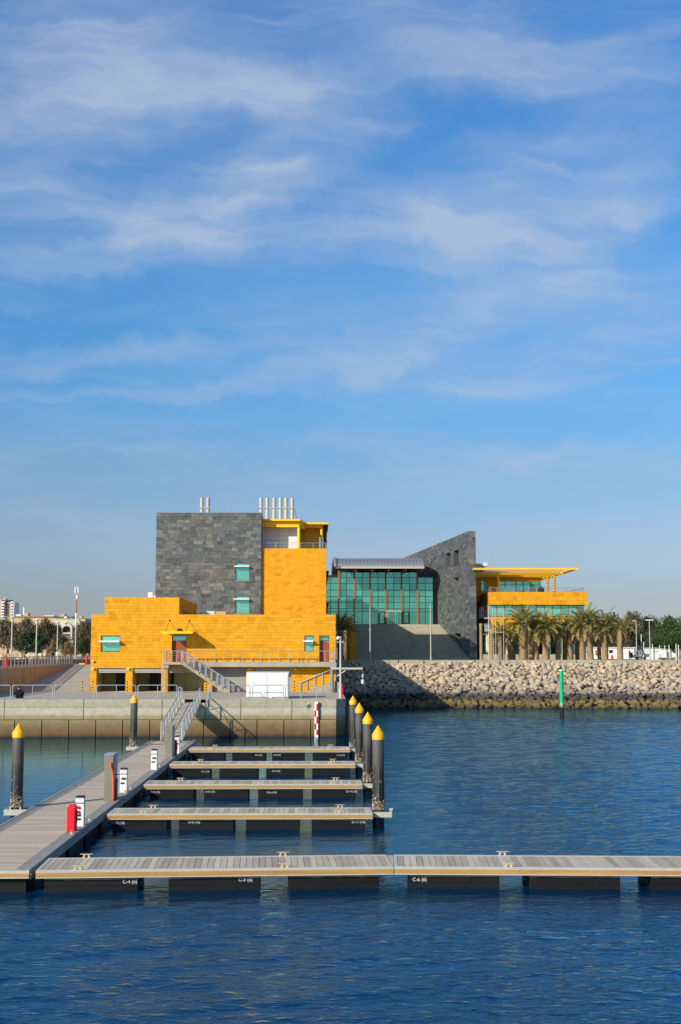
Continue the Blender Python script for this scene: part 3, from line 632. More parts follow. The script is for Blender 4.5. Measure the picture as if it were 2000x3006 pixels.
flab = ['finger dock nearest the camera, with the whole pile bracket at its end', 'finger dock next behind the nearest one, its last float marked D-14',
        'finger dock whose float marks read D-3 and D-4', 'short looking finger dock farthest away, closest to the quay wall']
for i in range(4):
    dock('finger_dock', flab[i], FXL[i], FXR[i], FY[i], FY[i] + 1.75, [fw(a, b, FY[i] + .1) for a, b in flo[i]],
         [(ax(p, FY[i] + .1), z, s_, .155) for p, z, s_ in ftx[i]], None, 'finger docks off the walkway', pitch=.19)
# the walkway
WX0, WX1, WY0, WY1 = -11.07, -8.0, 36.35, 86.2
wk = thing('walkway_dock', 'wide floating walkway of pale planks leading from the gangway to the front', 'walkway', ((WX0 + WX1) / 2, 61, 0))
n = int((WY1 - WY0 - .2) / .198); p = (WY1 - WY0 - .2) / n
for k in range(n): inst(cube('plank_walk'), 'plank', wk, ((WX0 + WX1) / 2, WY0 + .1 + (k + .5) * p, ZD - .02 + random.uniform(-.002, .002)), (WX1 - WX0 - .86, p - .008, .04))
for xa, s in ((WX0, 1), (WX1, -1)):
    e = MB()
    for j, (d0, d1, z) in enumerate(((.0, .10, .03), (.115, .20, .012), (.215, .30, .004), (.315, .415, .0))):
        a, b = sorted((xa + s * d0, xa + s * d1)); e.box(a, b, WY0 + .05, WY1, ZD - .09, ZD + z)
    e.build('edge_rail', 'walkedge', wk)
    a, b = sorted((xa - s * .002, xa - s * .055))
    for k in range(10): MB().box(a, b, WY0 + k * 4.98 + .005, WY0 + (k + 1) * 4.98 - .005, ZD - .23, ZD - .07).build('timber_wale', 'walkedge', wk)
MB().box(WX0 + .05, WX1 - .05, WY0 + .05, WY1 - .05, ZD - .24, ZD - .095).build('joist_deck', 'dark', wk)
MB().box(WX0, WX1, WY0 - .02, WY0 + .095, ZD - .07, ZD + .012).box(WX0, WX1, WY0 - .05, WY0 - .01, ZD - .20, ZD - .167).build('end_frame', 'alu', wk)
MB().box(WX0, WX1, WY0 - .05, WY0 - .022, ZD - .165, ZD - .072).build('timber_wale', 'timber', wk)
for k in range(16):
    y = WY0 + .15 + k * 3.1
    MB().box(WX0 + .12, WX1 - .10, y, y + 2.55, -.35, ZD - .26).build('float', 'float', wk, bevel=.02)
# cleats
for i in range(4):
    y0, y1 = FY[i] + .07, FY[i] + 1.68; s = 3700 / FY[i]; xl_, xr_ = FXL[i] + 1.5, FXR[i] - 1.2
    nm = ['the nearest finger dock', 'the second nearest finger dock', 'the third nearest finger dock', 'the farthest finger dock'][i]
    for x, side in ((xl_, 'walkway'), (xr_, 'pile')):
        cleat((x - .15, y0, ZD + .012), f'tan cleat on near edge of {nm}, {side} end'); cleat((x, y1, ZD + .012), f'tan cleat on far edge of {nm}, {side} end')
for (px, py), T, e, nm in (((249, 2531), TL, 0, 'near edge of the front dock by the walkway'), ((281, 2501), TL, 1, 'far edge of the front dock by the walkway corner'),
        ((839, 2525), TL, 0, 'near edge of the front dock midway along, left of the hinge'), ((842, 2494), TL, 1, 'far edge of the front dock midway along, left of the hinge'),
        ((1481, 2525), TR, 0, 'near edge of the front dock right of the hinge'), ((1455, 2494), TR, 1, 'far edge of the front dock right of the hinge')):
    q_ = gz(px, py, ZD); c = T @ Vector((ax(px, yf + (.09 if e == 0 else 2.06)), yf + (.07 if e == 0 else 2.08), ZD + .012))
    cleat(c, 'tan cleat on the ' + nm, T.to_euler().z, .9)
for (px, py), nm in zip(((204, 2449), (257.6, 2409), (362.5, 2329), (379, 2317), (453, 2259), (465, 2252), (527.6, 2205), (564.5, 2177)),
        ('in front of the nearest red cabinet', 'just behind the nearest white pedestal', 'in front of the pedestal beside the hose pillar', 'just behind the pedestal beside the hose pillar',
         'in front of the lone pedestal midway', 'just behind the lone pedestal midway', 'behind the far red cabinet', 'at the far corner below the gangway')):
    y = gz(px, py, ZD).y; cleat((WX1 - .16, y, ZD + .004), 'tan cleat on the walkway edge ' + nm, PI / 2)
# piles, their caps and guides
def pile(label, x, y, r=.225, tip=3.85, seed=0):
    t = thing('mooring_pile', label, 'pile', (x, y, 0), 'capped mooring piles')
    MB().lathe((x, y, -1.5), [(r, 0), (r, tip - .42 + 1.5)], 28).build('shaft', 'pile', t, smooth=True)
    c = MB().lathe((x, y, 0), [(r + .012, tip - .56), (r + .016, tip - .36), (r + .0, tip - .335), (.0, tip)], 28).build('cap', 'yellowcap', t, smooth=True)
    rn = random.Random(seed); b = MB()
    for k in range(240):
        a = rn.uniform(0, 2 * PI); z = ZD + .05 + abs(rn.gauss(0, .2)) * (1.6 if math.sin(a * 2 + seed) > 0 else .8); sz = rn.uniform(.012, .035)
        b.ball((x + (r + .004) * math.cos(a), y + (r + .004) * math.sin(a), z), sz, (1, 1, rn.uniform(.8, 2)), 5, 3)
    for k in range(14):
        a = rn.uniform(0, 2 * PI); b.ball((x + r * math.cos(a), y + r * math.sin(a), rn.uniform(.9, 2.3)), rn.uniform(.012, .025), (1, 1, 1), 5, 3)
    b.build('barnacles', 'barnacle', t, kind='stuff')
    st = MB(); a = -PI / 2 + rn.uniform(-.5, .1); xx, yy = x + r * math.cos(a), y + r * math.sin(a); z = .65
    while z < 2.3: st.box(xx - .009, xx + .009, yy - .012, yy + .01, z, z + .2); z += .2; xx += rn.uniform(-.004, .004)
    st.build('scrape_mark', 'boxgrey', t); return t
plabs = ['black pile with yellow cone cap at the end of the nearest finger dock', 'black yellow capped pile directly behind the front pile of the right row',
         'black yellow capped pile at the end of the D-4 finger dock', 'farthest yellow capped pile of the right row, in front of the shaded rocks']
PXY = [(2.44, 49.35), (2.46, 59.55), (2.42, 69.7), (2.38, 80.0)]
for i, (x, y) in enumerate(PXY):
    pile(plabs[i], x, y, seed=i, tip=3.85)
    g = thing('pile_guide', ['open grey bracket ring round the front pile of the right row', 'grey bracket between the second finger dock and its pile', 'grey bracket between the D-4 finger dock and its pile', 'grey bracket round the farthest pile of the right row'][i], 'pile guide', (x, y, ZD), 'grey pile guides')
    xr = FXR[i] + .02
    MB().box(xr, x + .50, y - .31, y - .25, ZD - .22, ZD - .02).box(xr, x + .50, y + .25, y + .31, ZD - .22, ZD - .02).box(x + .44, x + .50, y - .249, y + .249, ZD - .22, ZD + .0).box(x + .40, x + .56, y + .05, y + .24, ZD - .0, ZD + .07).build('frame', 'alu', g)
    for yy in (-.24, .2): MB().tube((xr + .02, y + yy, ZD - .1), (x + .44, y + yy, ZD - .1), .03).build('roller', 'black', g)
for (px, py, nm, nm2) in ((62, 2372, 'near black pile with yellow cone cap alone left of the walkway', 'pale bracket holding the near left pile to the walkway'), (397, 2190, 'yellow capped pile left of the walkway in front of the quay wall', 'pale bracket holding the pile before the quay wall to the walkway')):
    y = gz(px, py, ZD).y; x = ax(px, y); pile(nm, x, y, seed=px, tip=3.88)
    g = thing('pile_guide', nm2, 'pile guide', (x, y, ZD), 'grey pile guides')
    MB().box(x - .42, WX0 - .06, y - .33, y - .26, ZD - .24, ZD - .02).box(x - .42, WX0 - .06, y + .26, y + .33, ZD - .24, ZD - .02).box(x - .42, x - .36, y - .259, y + .259, ZD - .24, ZD - .02).build('frame', 'alu', g)
    for s in (-.2, .2): MB().box(x + s - .03, x + s + .03, y - .27, y - .24, ZD - .02, ZD + .08).build('roller', 'alu', g)
# pedestals, cabinets, hose pillars
def pedestal(y, x, label, red=False):
    t = thing('service_pedestal', label, 'pedestal', (x, y, ZD), 'white service pedestals on the walkway'); z = ZD; w = .15
    MB().box(x - w, x + w, y - .13, y + .13, z + .0, z + .78).build('body', 'white', t, bevel=.012)
    MB().box(x - w, x + w, y - .13, y + .13, z + .80, z + .985).build('light_head', 'offwhite', t, bevel=.012)
    MB().box(x - w - .006, x + w + .006, y - .14, y + .14, z + .783, z + .797).build('joint_band', 'dark', t)
    b = MB(); b.add([(x - w - .015, y - .15, z + .99), (x + w + .015, y - .15, z + .99), (x + w + .015, y + .15, z + .99), (x - w - .015, y + .15, z + .99), (x - w + .03, y - .1, z + 1.05), (x + w - .03, y - .1, z + 1.05), (x + w - .03, y + .1, z + 1.05), (x - w + .03, y + .1, z + 1.05)],
                    [(0, 3, 2, 1), (4, 5, 6, 7), (0, 1, 5, 4), (1, 2, 6, 5), (2, 3, 7, 6), (3, 0, 4, 7)]); b.build('lid', 'dark', t)
    for k, zz in enumerate((.66, .50)):
        if red: MB().tube((x - .03, y - .132, z + zz), (x - .03, y - .185, z + zz - .02), .052, .046, 12).build('socket', 'red', t)
    if not red:
        for dx in (-.045, .055): MB().box(x + dx - .038, x + dx + .038, y - .16, y - .132, z + .56, z + .64).build('socket', 'dark', t)
    for zz in ((.38, .25) if red else (.40,)): MB().box(x - .12, x + .05, y - .145, y - .132, z + zz - .035, z + zz + .035).build('meter_window', 'dark', t)
def cabinet(y, x, label):
    t = thing('fire_cabinet', label, 'fire cabinet', (x, y, ZD), 'red fire cabinets on the walkway'); w = .15
    MB().ext([(x - w, y - .17, ZD), (x + w, y - .17, ZD), (x + w, y - .17, ZD + .84), (x + w * .6, y - .17, ZD + .90), (x - w * .6, y - .17, ZD + .90), (x - w, y - .17, ZD + .84)], (0, .34, 0)).build('body', 'red', t, bevel=.02)
    MB().box(x + w + .001, x + w + .02, y - .02, y + .1, ZD + .3, ZD + .7).build('hinge_side', 'black', t)
    MB().box(x - w + .03, x + w - .03, y - .186, y - .172, ZD + .05, ZD + .80).build('door', 'red', t)
for (px, py, lab, red) in ((233, 2426, 'white service pedestal with red sockets beside the nearest red cabinet', True), (362, 2327, 'white service pedestal close behind the pillar with the orange pipe', False),
        (452, 2260, 'white service pedestal standing alone midway along the walkway', False), (519, 2213, 'white service pedestal beside the far red cabinet below the gangway', False)):
    g_ = gz(px, py, ZD); pedestal(g_.y + .13, g_.x, lab, red)
for (px, py, lab) in ((208, 2443, 'tall red fire cabinet on the walkway nearest the camera'), (511, 2219, 'narrow looking red fire cabinet beside the far pillar near the gangway')):
    g_ = gz(px, py, ZD); cabinet(g_.y + .17, g_.x, lab)
for (p0, p1, py, hgt, lab, hose) in ((304.5, 331, 2352, 1.86, 'grey steel pillar box with an orange pipe on its edge', True), (484, 506, 2224, 1.80, 'plain grey steel pillar box at the foot of the gangway', False)):
    a, b = gz(p0, py, ZD), gz(p1, py, ZD); y = a.y
    t = thing('steel_pillar', lab, 'pillar', ((a.x + b.x) / 2, y + .5, ZD), 'grey pillar boxes on the walkway')
    MB().box(a.x, b.x, y, y + .95, ZD + .0, ZD + hgt).build('casing', 'boxgrey', t, bevel=.015)
    MB().box(b.x + .003, b.x + .03, y + .04, y + .92, ZD + .05, ZD + hgt - .03).build('side_panel', 'galv', t)
    MB().box(a.x - .01, b.x + .035, y - .012, y + .96, ZD + hgt + .002, ZD + hgt + .03).build('top_plate', 'galv', t)
    if hose:
        pts = [(b.x + .02, y - .06, ZD + .03), (b.x + .03, y - .06, ZD + .5), (b.x + .01, y - .06, ZD + 1.05), (b.x - .03, y - .07, ZD + 1.28), (b.x - .09, y - .08, ZD + 1.36), (b.x - .09, y - .08, ZD + 1.56)]
        MB().path(smooth_path(pts, .08, 3), .045, 10).build('orange_pipe', 'orangehose', t, smooth=True)
        MB().tube((b.x + .03, y + .2, ZD + 1.05), (b.x + .22, y + .2, ZD + 1.05), .014).build('bracket_rod', 'dark', t)
        MB().box(b.x + .031, b.x + .06, y + .35, y + .9, ZD + .02, ZD + .85).build('side_hatch', 'dark', t)
# ------------------------------------------------------------------ gangway
GX0, GX1, GYA, GYB = -10.32, -8.92, WY1 - .3, YQ + .35
gw = thing('gangway', 'sloping aluminium gangway with lattice side rails down from the quay to the walkway', 'gangway', (-9.6, 92, 1.7))
za, zb = ZD + .10, ZQ - .27
gd = lambda y: za + (zb - za) * (y - GYA) / (GYB - GYA)
ntr = 62
for k in range(ntr):
    y0 = GYA + (GYB - GYA) * k / ntr; y1 = GYA + (GYB - GYA) * (k + 1) / ntr - .02
    MB().add([(GX0 + .1, y0, gd(y0)), (GX1 - .1, y0, gd(y0)), (GX1 - .1, y1, gd(y1)), (GX0 + .1, y1, gd(y1)), (GX0 + .1, y0, gd(y0) + .04), (GX1 - .1, y0, gd(y0) + .04), (GX1 - .1, y1, gd(y1) + .04), (GX0 + .1, y1, gd(y1) + .04)],
             [(0, 3, 2, 1), (4, 5, 6, 7), (0, 1, 5, 4), (1, 2, 6, 5), (2, 3, 7, 6), (3, 0, 4, 7)]).build('tread_board', 'plank_walk', gw)
for X in (GX0, GX1):
    r = MB(); r.tube((X, GYA, gd(GYA) - .02), (X, GYB, gd(GYB) - .02), .075, n=6); r.build('bottom_chord', 'galv', gw)
    MB().path([(X, GYA - .05, gd(GYA) + .0), (X, GYA - .02, gd(GYA) + .95), (X, GYA + .25, gd(GYA) + 1.16), (X, GYB, gd(GYB) + 1.12)], .045, 8).build('hand_rail', 'alu', gw)
    MB().tube((X, GYA + .2, gd(GYA) + .6), (X, GYB, gd(GYB) + .56), .022, n=6).build('mid_rail', 'galv', gw)
    m = 13
    for k in range(m + 1):
        y = GYA + .2 + (GYB - GYA - .25) * k / m
        MB().box(X - .03, X + .03, y - .04, y + .04, gd(y), gd(y) + 1.1).build('post', 'alu', gw)
        if k < m:
            y2 = y + (GYB - GYA - .25) / m; d = MB()
            if k % 2 == 0: d.tube((X, y, gd(y) + .03), (X, y2, gd(y2) + 1.08), .025, n=6)
            else: d.tube((X, y, gd(y) + 1.08), (X, y2, gd(y2) + .03), .025, n=6)
            d.build('brace', 'galv', gw)
MB().box(GX0 + .05, GX1 - .05, GYA - .75, GYA - .02, ZD + .032, ZD + .05).build('toe_plate', 'galv', gw)
# ------------------------------------------------------------------ quay furniture
def guard(px0, px1, Y, top, label, mids=1, zb=ZQ - .03, r=.032):
    x0, x1 = ax(px0, Y), ax(px1, Y)
    t = thing('guard_rail', label, 'guard rail', ((x0 + x1) / 2, Y, zb), 'tubular guard rails on the quay')
    MB().path(smooth_path([(x0, Y, zb), (x0, Y, top), (x1, Y, top), (x1, Y, zb)], .14, 4), r, 8).build('frame', 'galv', t, smooth=True)
    for k in range(mids):
        x = x0 + (x1 - x0) * (k + 1) / (mids + 1); MB().tube((x, Y, zb), (x, Y, top), r * .8).build('post', 'galv', t)
YG = YQ + .45; tg = az(2011, YG)
for a, b, l in ((-120, 35, 'grey guard rail panel cut by the left picture edge'), (41, 158, 'grey guard rail panel behind the seated person in black'), (164, 279, 'grey guard rail panel in front of the ramp and two striped posts'),
        (287, 402, 'grey guard rail panel in front of the leftmost open garage bay'), (408, 522, 'grey guard rail panel left of the gangway head'), (616, 735, 'grey guard rail panel just right of the gangway head'),
        (743, 832, 'grey guard rail panel in front of the white container'), (839, 930, 'grey guard rail panel between white container and stone steps')):
    guard(a, b, YG, tg, l)
guard(527, 534, YG + .6, az(2017, YG), 'short grey gate hoop left of the gangway head', 0); guard(613, 619, YG + .6, az(2017, YG), 'short grey gate hoop right of the gangway head', 0)
guard(724, 769, YG - .12, az(2033, YG), 'low grey hoop rail in front of the left part of the white container', 0); guard(776, 833, YG - .12, az(2033, YG), 'low grey hoop rail in front of the right part of the white container', 0)
def striped(px, Y, label):
    x = ax(px, Y); t = thing('striped_post', label, 'striped post', (x, Y, ZQ - .03), 'yellow and black striped posts')
    MB().tube((x, Y, ZQ - .03), (x, Y, ZQ + 1.03), .055, n=12).build('post', 'yellowcap', t)
    for k in range(4): MB().tube((x, Y, ZQ + .06 + k * .26), (x, Y, ZQ + .19 + k * .26), .058, n=12).build('black_band', 'black', t)
for px, l in ((244, 'yellow and black striped post on the ramp, apart from the building'), (275, 'yellow and black striped post at the left corner of the orange building'), (375.5, 'yellow and black striped post between the two open garage bays'),
        (606.5, 'yellow and black striped post under the metal stair'), (864.5, 'yellow and black striped post right of the white container')): striped(px, 115.4, l)
t = thing('container', 'plain white storage container on the quay edge', 'container', (ax(786, 101), 102, ZQ))
x0, x1 = ax(725, 100.6), ax(848, 100.6); zt = az(1975, 100.6)
MB().box(x0, x1, 100.6, 103.0, ZQ - .03, zt).build('shell', 'white', t, bevel=.03)
for k in range(2): MB().box(x0 + .06 + k * (x1 - x0) / 2, x0 + (k + 1) * (x1 - x0) / 2 - .06, 100.565, 100.598, ZQ + .08, zt - .08).build('door_panel', 'white', t, bevel=.01)
MB().box(x0 - .04, x1 + .04, 100.55, 103.05, zt + .003, zt + .05).build('lid', 'white', t, bevel=.02)
# quay lamp with a globe
Yl = 100.75; xl = ax(1000, Yl)
t = thing('quay_lamp', 'pale grey lamp post with a globe head at the quay corner', 'lamp post', (xl, Yl, ZQ))
MB().lathe((xl, Yl, ZQ - .03), [(.16, 0), (.16, .03), (.13, .05), (.13, .7), (.085, .85), (.075, 4.6)], 16).build('pole', 'cream', t, smooth=True)
zt = az(1871, Yl)
MB().path(smooth_path([(xl, Yl, ZQ + 4.5), (xl + .05, Yl, zt + .05), (xl - .1, Yl, zt), (xl - .22, Yl, zt - .06)], .08, 3), .05).build('bracket', 'cream', t, smooth=True)
MB().ball((xl - .17, Yl, zt - .06), .17, (1, 1, .9), 16, 10).build('globe', 'white', t, smooth=True)
MB().lathe((xl - .17, Yl, zt - .24), [(.05, 0), (.11, .03), (.12, .06)], 12).build('socket', 'dark', t)
MB().tube((xl - .4, Yl, zt - .38), (xl + .18, Yl, zt - .38), .05).ball((xl + .2, Yl, zt - .38), .07, n=8).build('camera_arm', 'galv', t)
x = ax(1002, 101.3)
t = thing('hose_box', 'upright red hose box behind the quay lamp', 'fire cabinet', (x, 101.3, ZQ)); MB().box(x - .13, x + .13, 101.2, 101.5, ZQ - .03, az(2006, 101.3)).build('body', 'red', t, bevel=.03); MB().box(x - .14, x + .14, 101.17, 101.198, ZQ + .05, ZQ + .8).build('door', 'red', t)
# tide gauge
Yt = YQ - .2; x0, x1 = ax(924, Yt), ax(934.5, Yt)
t = thing('tide_gauge', 'red and white chequered tide gauge board on the quay wall', 'tide gauge', ((x0 + x1) / 2, Yt, 1))
MB().box(x0, x1, Yt, Yt + .05, -.3, az(2060, Yt)).build('board', 'white', t)
MB().box(x1 + .002, x1 + .07, Yt - .02, Yt + .12, -.3, az(2061, Yt)).build('backing_rail', 'dark', t)
xm = (x0 + x1) / 2; zz = [az(p, Yt) for p in (2066, 2086, 2104, 2124, 2142, 2158)]
for k, (a, b) in enumerate(zip(zz, zz[1:])):
    MB().box(*((xm, x1 - .006) if k % 2 == 0 else (x0 + .006, xm)), Yt - .006, Yt - .001, b, a).build('red_square', 'red', t)
x = ax(907.5, YQ); t = thing('mooring_ring', 'small dark mooring ring hung on the quay wall beside the tide gauge', 'mooring ring', (x, YQ - .06, 2.3))
z = az(2070, YQ); pts = [(x + .11 * math.cos(a), YQ - .05, z - .12 + .12 * math.sin(a)) for a in [i * PI / 6 for i in range(13)]]
MB().path(pts, .03, 6).build('ring', 'black', t); MB().ball((x, YQ - .01, z + .1), .11, (1, .5, 1), 10, 6).build('boss', 'galv', t)
# green beacon pile and its bird
Yb = 125.8; xb = ax(1646.5, Yb); ztop = az(1969, Yb)
t = thing('channel_marker', 'bright green channel marker pile standing in the water off the rock bank', 'channel marker', (xb, Yb, 0))
MB().lathe((xb, Yb, -2), [(.215, 0), (.215, ztop + 2)], 24).build('shaft', 'greenpile', t, smooth=True)
MB().lathe((xb, Yb, ztop + .002), [(.19, 0), (.15, .10), (.12, .11)], 16).build('top_plate', 'white', t)
for k in range(9): MB().box(xb + .215, xb + .27, Yb - .05, Yb + .05, .9 + k * .36, .95 + k * .36).build('ladder_rung', 'dark', t)
bd = MB(); zb_ = ztop + .115
bd.ball((xb - .02, Yb, zb_ + .20), .085, (1, 1, 2.0), 10, 8).ball((xb - .075, Yb, zb_ + .40), .04, (1.2, .9, 1.1), 8, 6)
bd.tube((xb - .04, Yb, zb_ + .3), (xb - .075, Yb, zb_ + .40), .05, .032).tube((xb - .11, Yb, zb_ + .405), (xb - .19, Yb, zb_ + .40), .014, .004).tube((xb + .03, Yb, zb_ + .1), (xb + .12, Yb, zb_ - .02), .05, .012)
for s in (-.03, .03): bd.tube((xb, Yb + s, zb_ + .09), (xb - .01, Yb + s, zb_), .012).tube((xb - .01, Yb + s, zb_ + .006), (xb - .07, Yb + s, zb_ + .006), .012, .004)
o = bd.build('bird', 'black', origin=(xb, Yb, zb_)); tag(o, 'small black seabird perched on top of the green marker', 'bird')
# ------------------------------------------------------------------ the orange and slate marina building
YF = 116.0; PF = Plane((0, YF, 0), (1, 0, 0)); R = PF.rect
mb_ = thing('marina_building', 'orange stone marina building with a dark slate tower and open garage bays on the quay', 'building', (-9, 125, ZQ))
zroof = az(1804, YF); ztopb = az(1754, YF); xu0, xu1 = ax(308, YF, 1780), ax(527, YF, 1780)
win1, win2 = R(297, 1866, 353, 1914), R(894, 1866, 921, 1913)
dr1, dr2 = R(505.5, 1866, 547, 1945), R(938, 1866, 966.5, 1944)
zg1 = az(1961, YF); zg0 = ZQ - .1
gar = [(ax(a, YF), ax(b, YF), zg0, zg1) for a, b in ((285.5, 370.5), (391, 475), (494, 600.5), (625, 723.5), (745, 856))]
holes = [win1, win2, dr1, dr2] + gar
regs = [(xb0, xb1, zg0, zroof), (xu0, xu1, zroof, ztopb)]
w = MB(); holed(w, PF, regs, holes, -.55, 0); w.build('front_wall', 'mortar', mb_)
rn = random.Random(11); st = []
for q in regs: st += courses(PF, q, holes, .272, .52, .86, rn)
# roofs, sides and back of the low block
b = MB(); b.box(xb0, xb0 + .4, YF + .56, 150, zg0, zroof).box(xb1 - .4, xb1, YF + .56, 165, zg0, zroof).box(xb0 + .41, xb1 - .41, YF + .56, 150, zroof - .55, zroof - .3)
b.box(xu0, xu0 + .4, YF + .56, 132.9, zroof + .01, ztopb).box(xu0 + .41, xu1 - .5, YF + .56, 132.9, ztopb - .5, ztopb - .3).build('side_wall', 'stone', mb_)
PS = Plane((xu1, YF + .02, 0), (0, 1, 0)); sh = []
for k in range(5):
    a0, z1 = PS.px(538.5 + k * 7.4, 1791 + k * 2.2); sh.append((a0, a0 + 1.15, zroof - .2, z1))
w = MB(); holed(w, PS, [(0.55, 16.9, zroof - .3, ztopb)], sh, -.4, 0); w.build('side_wall', 'mortar', mb_)
st += courses(PS, (0.0, 16.9, zroof - .3, ztopb), sh, .272, .6, .9, rn)
for q in sh: g_ = MB(); PS.slab(g_, *q, -.3, -.27); g_.build('window', 'dark', mb_)
# slate and orange towers
YT = 152.0; PT = Plane((0, YT, 0), (1, 0, 0)); xs0, xs1 = ax(458, YT, 1640), ax(767, YT, 1640); zs1 = az(1506, YT)
sw1, sw2 = PT.rect(692, 1652, 733, 1704), PT.rect(692, 1749, 733, 1800)
w = MB(); holed(w, PT, [(xs0, xs1, zroof - .4, zs1)], [sw1, sw2], -.5, 0); w.box(xs0, xs0 + .4, YT + .51, 178, zroof - .4, zs1).box(xs1 - .4, xs1, YT + .51, 178, zroof - .4, zs1).box(xs0 + .41, xs1 - .41, YT + .51, 178, zs1 - .5, zs1 - .2); w.build('slate_wall', 'slate', mb_)
lay(courses(PT, (xs0, xs1, zroof - .4, zs1), [sw1, sw2], .432, .34, 1.2, rn), 'slate_tile', mb_, 'slate', .012, (.012, .045), rn)
MB().box(xs0 - .03, xs1 + .02, YT - .06, YT + .5, zs1 + .004, zs1 + .05).build('coping', 'galv', mb_)
window(mb_, PT, sw1, az(1663, YT), rows=(2.6, 1), sill=True, shade=.5); window(mb_, PT, sw2, az(1759, YT), rows=(2.6, 1), sill=True, shade=.5)
YO = 152.38; PO = Plane((0, YO, 0), (1, 0, 0)); xo1 = ax(958, YO, 1700); zo1 = az(1610, YO)
MB().box(xs1 + .01, xo1, YO, YO + .5, zroof - .4, zo1).box(xo1 - .4, xo1, YO + .51, 196, zroof - 5, zo1).box(xs1 + .01, xo1 - .41, YO + .51, 196, zo1 - .4, zo1 - .12).build('tower_wall', 'mortar', mb_)
st += courses(PO, (xs1 + .02, xo1, zroof - .4, zo1), [], .272, .55, .9, rn)
lay(st, 'stone_block', mb_, 'stone', .012, (.014, .022), rn)
# windows and doors of the front
window(mb_, PF, win1, az(1883, YF), rows=(1.7, 1), shade=.55); window(mb_, PF, win2, az(1882, YF), rows=(1.7, 1), shade=.55)
def door(pl, r, leaves):
    a0, a1, z0, z1 = r; zt = z0 + (z1 - z0) * .80; f = MB()
    pl.slab(f, a0, a0 + .05, z0, z1, -.42, -.30); pl.slab(f, a1 - .05, a1, z0, z1, -.42, -.30); pl.slab(f, a0 + .05, a1 - .05, z1 - .05, z1, -.42, -.30); pl.slab(f, a0 + .05, a1 - .05, zt, zt + .05, -.42, -.30)
    d = f.build('door', 'dark', mb_)
    g = MB(); pl.slab(g, a0 + .05, a1 - .05, zt + .05, z1 - .05, -.38, -.35); g.build('transom_pane', 'glass', d)
    w = (a1 - a0 - .1) / leaves
    for k in range(leaves): q = MB(); pl.slab(q, a0 + .05 + k * w + .006, a0 + .05 + (k + 1) * w - .006, z0 + .01, zt - .006, -.40, -.345); q.build('door_leaf', 'door', d)
    h = MB(); xm = a0 + .05 + w * (1 if leaves > 1 else .62)
    for s in ((-.06, .06) if leaves > 1 else (0,)): h.tube(pl.p(xm + s, z0 + .85, -.31), pl.p(xm + s, z0 + 1.1, -.31), .02)
    pl.slab(h, xm + .05, xm + .38, zt - .12, zt - .06, -.34, -.28); h.build('handle', 'alu', d)
door(PF, dr1, 2); door(PF, dr2, 1)
# canopy on rods, lamp over it
yc = YF - 1.9; za_ = az(1859, yc)
xc0, xc1 = ax(473.5, yc, 1860), ax(566, yc, 1860)
MB().ext([(xc0, yc, za_ + .08), (xc1, yc, za_ + .08), (xc1 + .02, YF, za_ + .08), (xc0 + .4, YF, za_ + .08)], (0, 0, .09)).box(xc0, xc1, yc - .03, yc - .002, za_ - .03, za_ + .17).build('canopy', 'yellow', mb_)
for p in (497, 555):
    r = MB(); top = PF.p(ax(p, YF), az(1822, YF), .02); r.tube(top, (ax(p, YF) - .15, yc + .3, za_ + .17), .022).tube(top + Vector((0, 0, .02)), top + Vector((0, -.06, .02)), .07, n=8); r.build('canopy_rod', 'dark', mb_)
MB().box(ax(521, YF), ax(531, YF), YF - .25, YF - .03, az(1853, YF), az(1845, YF)).build('flood_lamp', 'dark', mb_)
# walkway slab along the front, landing, stair and railings
YS = YF - 1.05; z5 = az(1943, YS); z5b = az(1957.5, YS); xsl = ax(530, YS)
MB().box(xsl, xb1 + .02, YS, YF - .002, z5b, z5).build('gallery_slab', 'conc', mb_)
YLn = YS - 1.3; xl0, xl1 = ax(477.5, YLn), ax(535, YLn)
MB().box(xl0, xl1, YLn, YS - .004, z5 - .22, z5).box(xl0 + .002, xsl - .004, YS - .002, YF - .003, z5 - .22, z5 - .002).box(xl0 + .003, xl0 + .55, YLn + .1, YF - .003, z5 - .52, z5 - .222).build('landing', 'conc', mb_)
MB().box(xl0 + .02, xl0 + .32, YLn + .25, YLn + .55, zg0, z5 - .53).build('landing_column', 'conc', mb_)
xe = ax(674, YLn + .3); n = 14; dz = (z5 - ZQ) / n; dx = (xe - xl1) / n
b = MB(); b.ext([(xl1, YLn, z5 - .22), (xl1, YLn, z5), (xl1 + .1, YLn, z5), (xe, YLn, ZQ + .17), (xe + .05, YLn, ZQ - .03), (xe - .42, YLn, ZQ - .03)], (0, .09, 0))
b.ext([(xl1, YS - .1, z5 - .22), (xl1, YS - .1, z5), (xl1 + .1, YS - .1, z5), (xe, YS - .1, ZQ + .17), (xe + .05, YS - .1, ZQ - .03), (xe - .42, YS - .1, ZQ - .03)], (0, .09, 0)); b.build('stair_string', 'conc', mb_)
for k in range(n): MB().box(xl1 + k * dx, xl1 + (k + 1) * dx + .03, YLn - .02, YS - .012, z5 - (k + 1) * dz, z5 - (k + 1) * dz + .06).box(xl1 + k * dx + dx * .55, xl1 + (k + 1) * dx, YLn - .012, YLn - .004, z5 - (k + 1) * dz - .1, z5 - (k + 1) * dz - .002).build('step', 'conc', mb_)
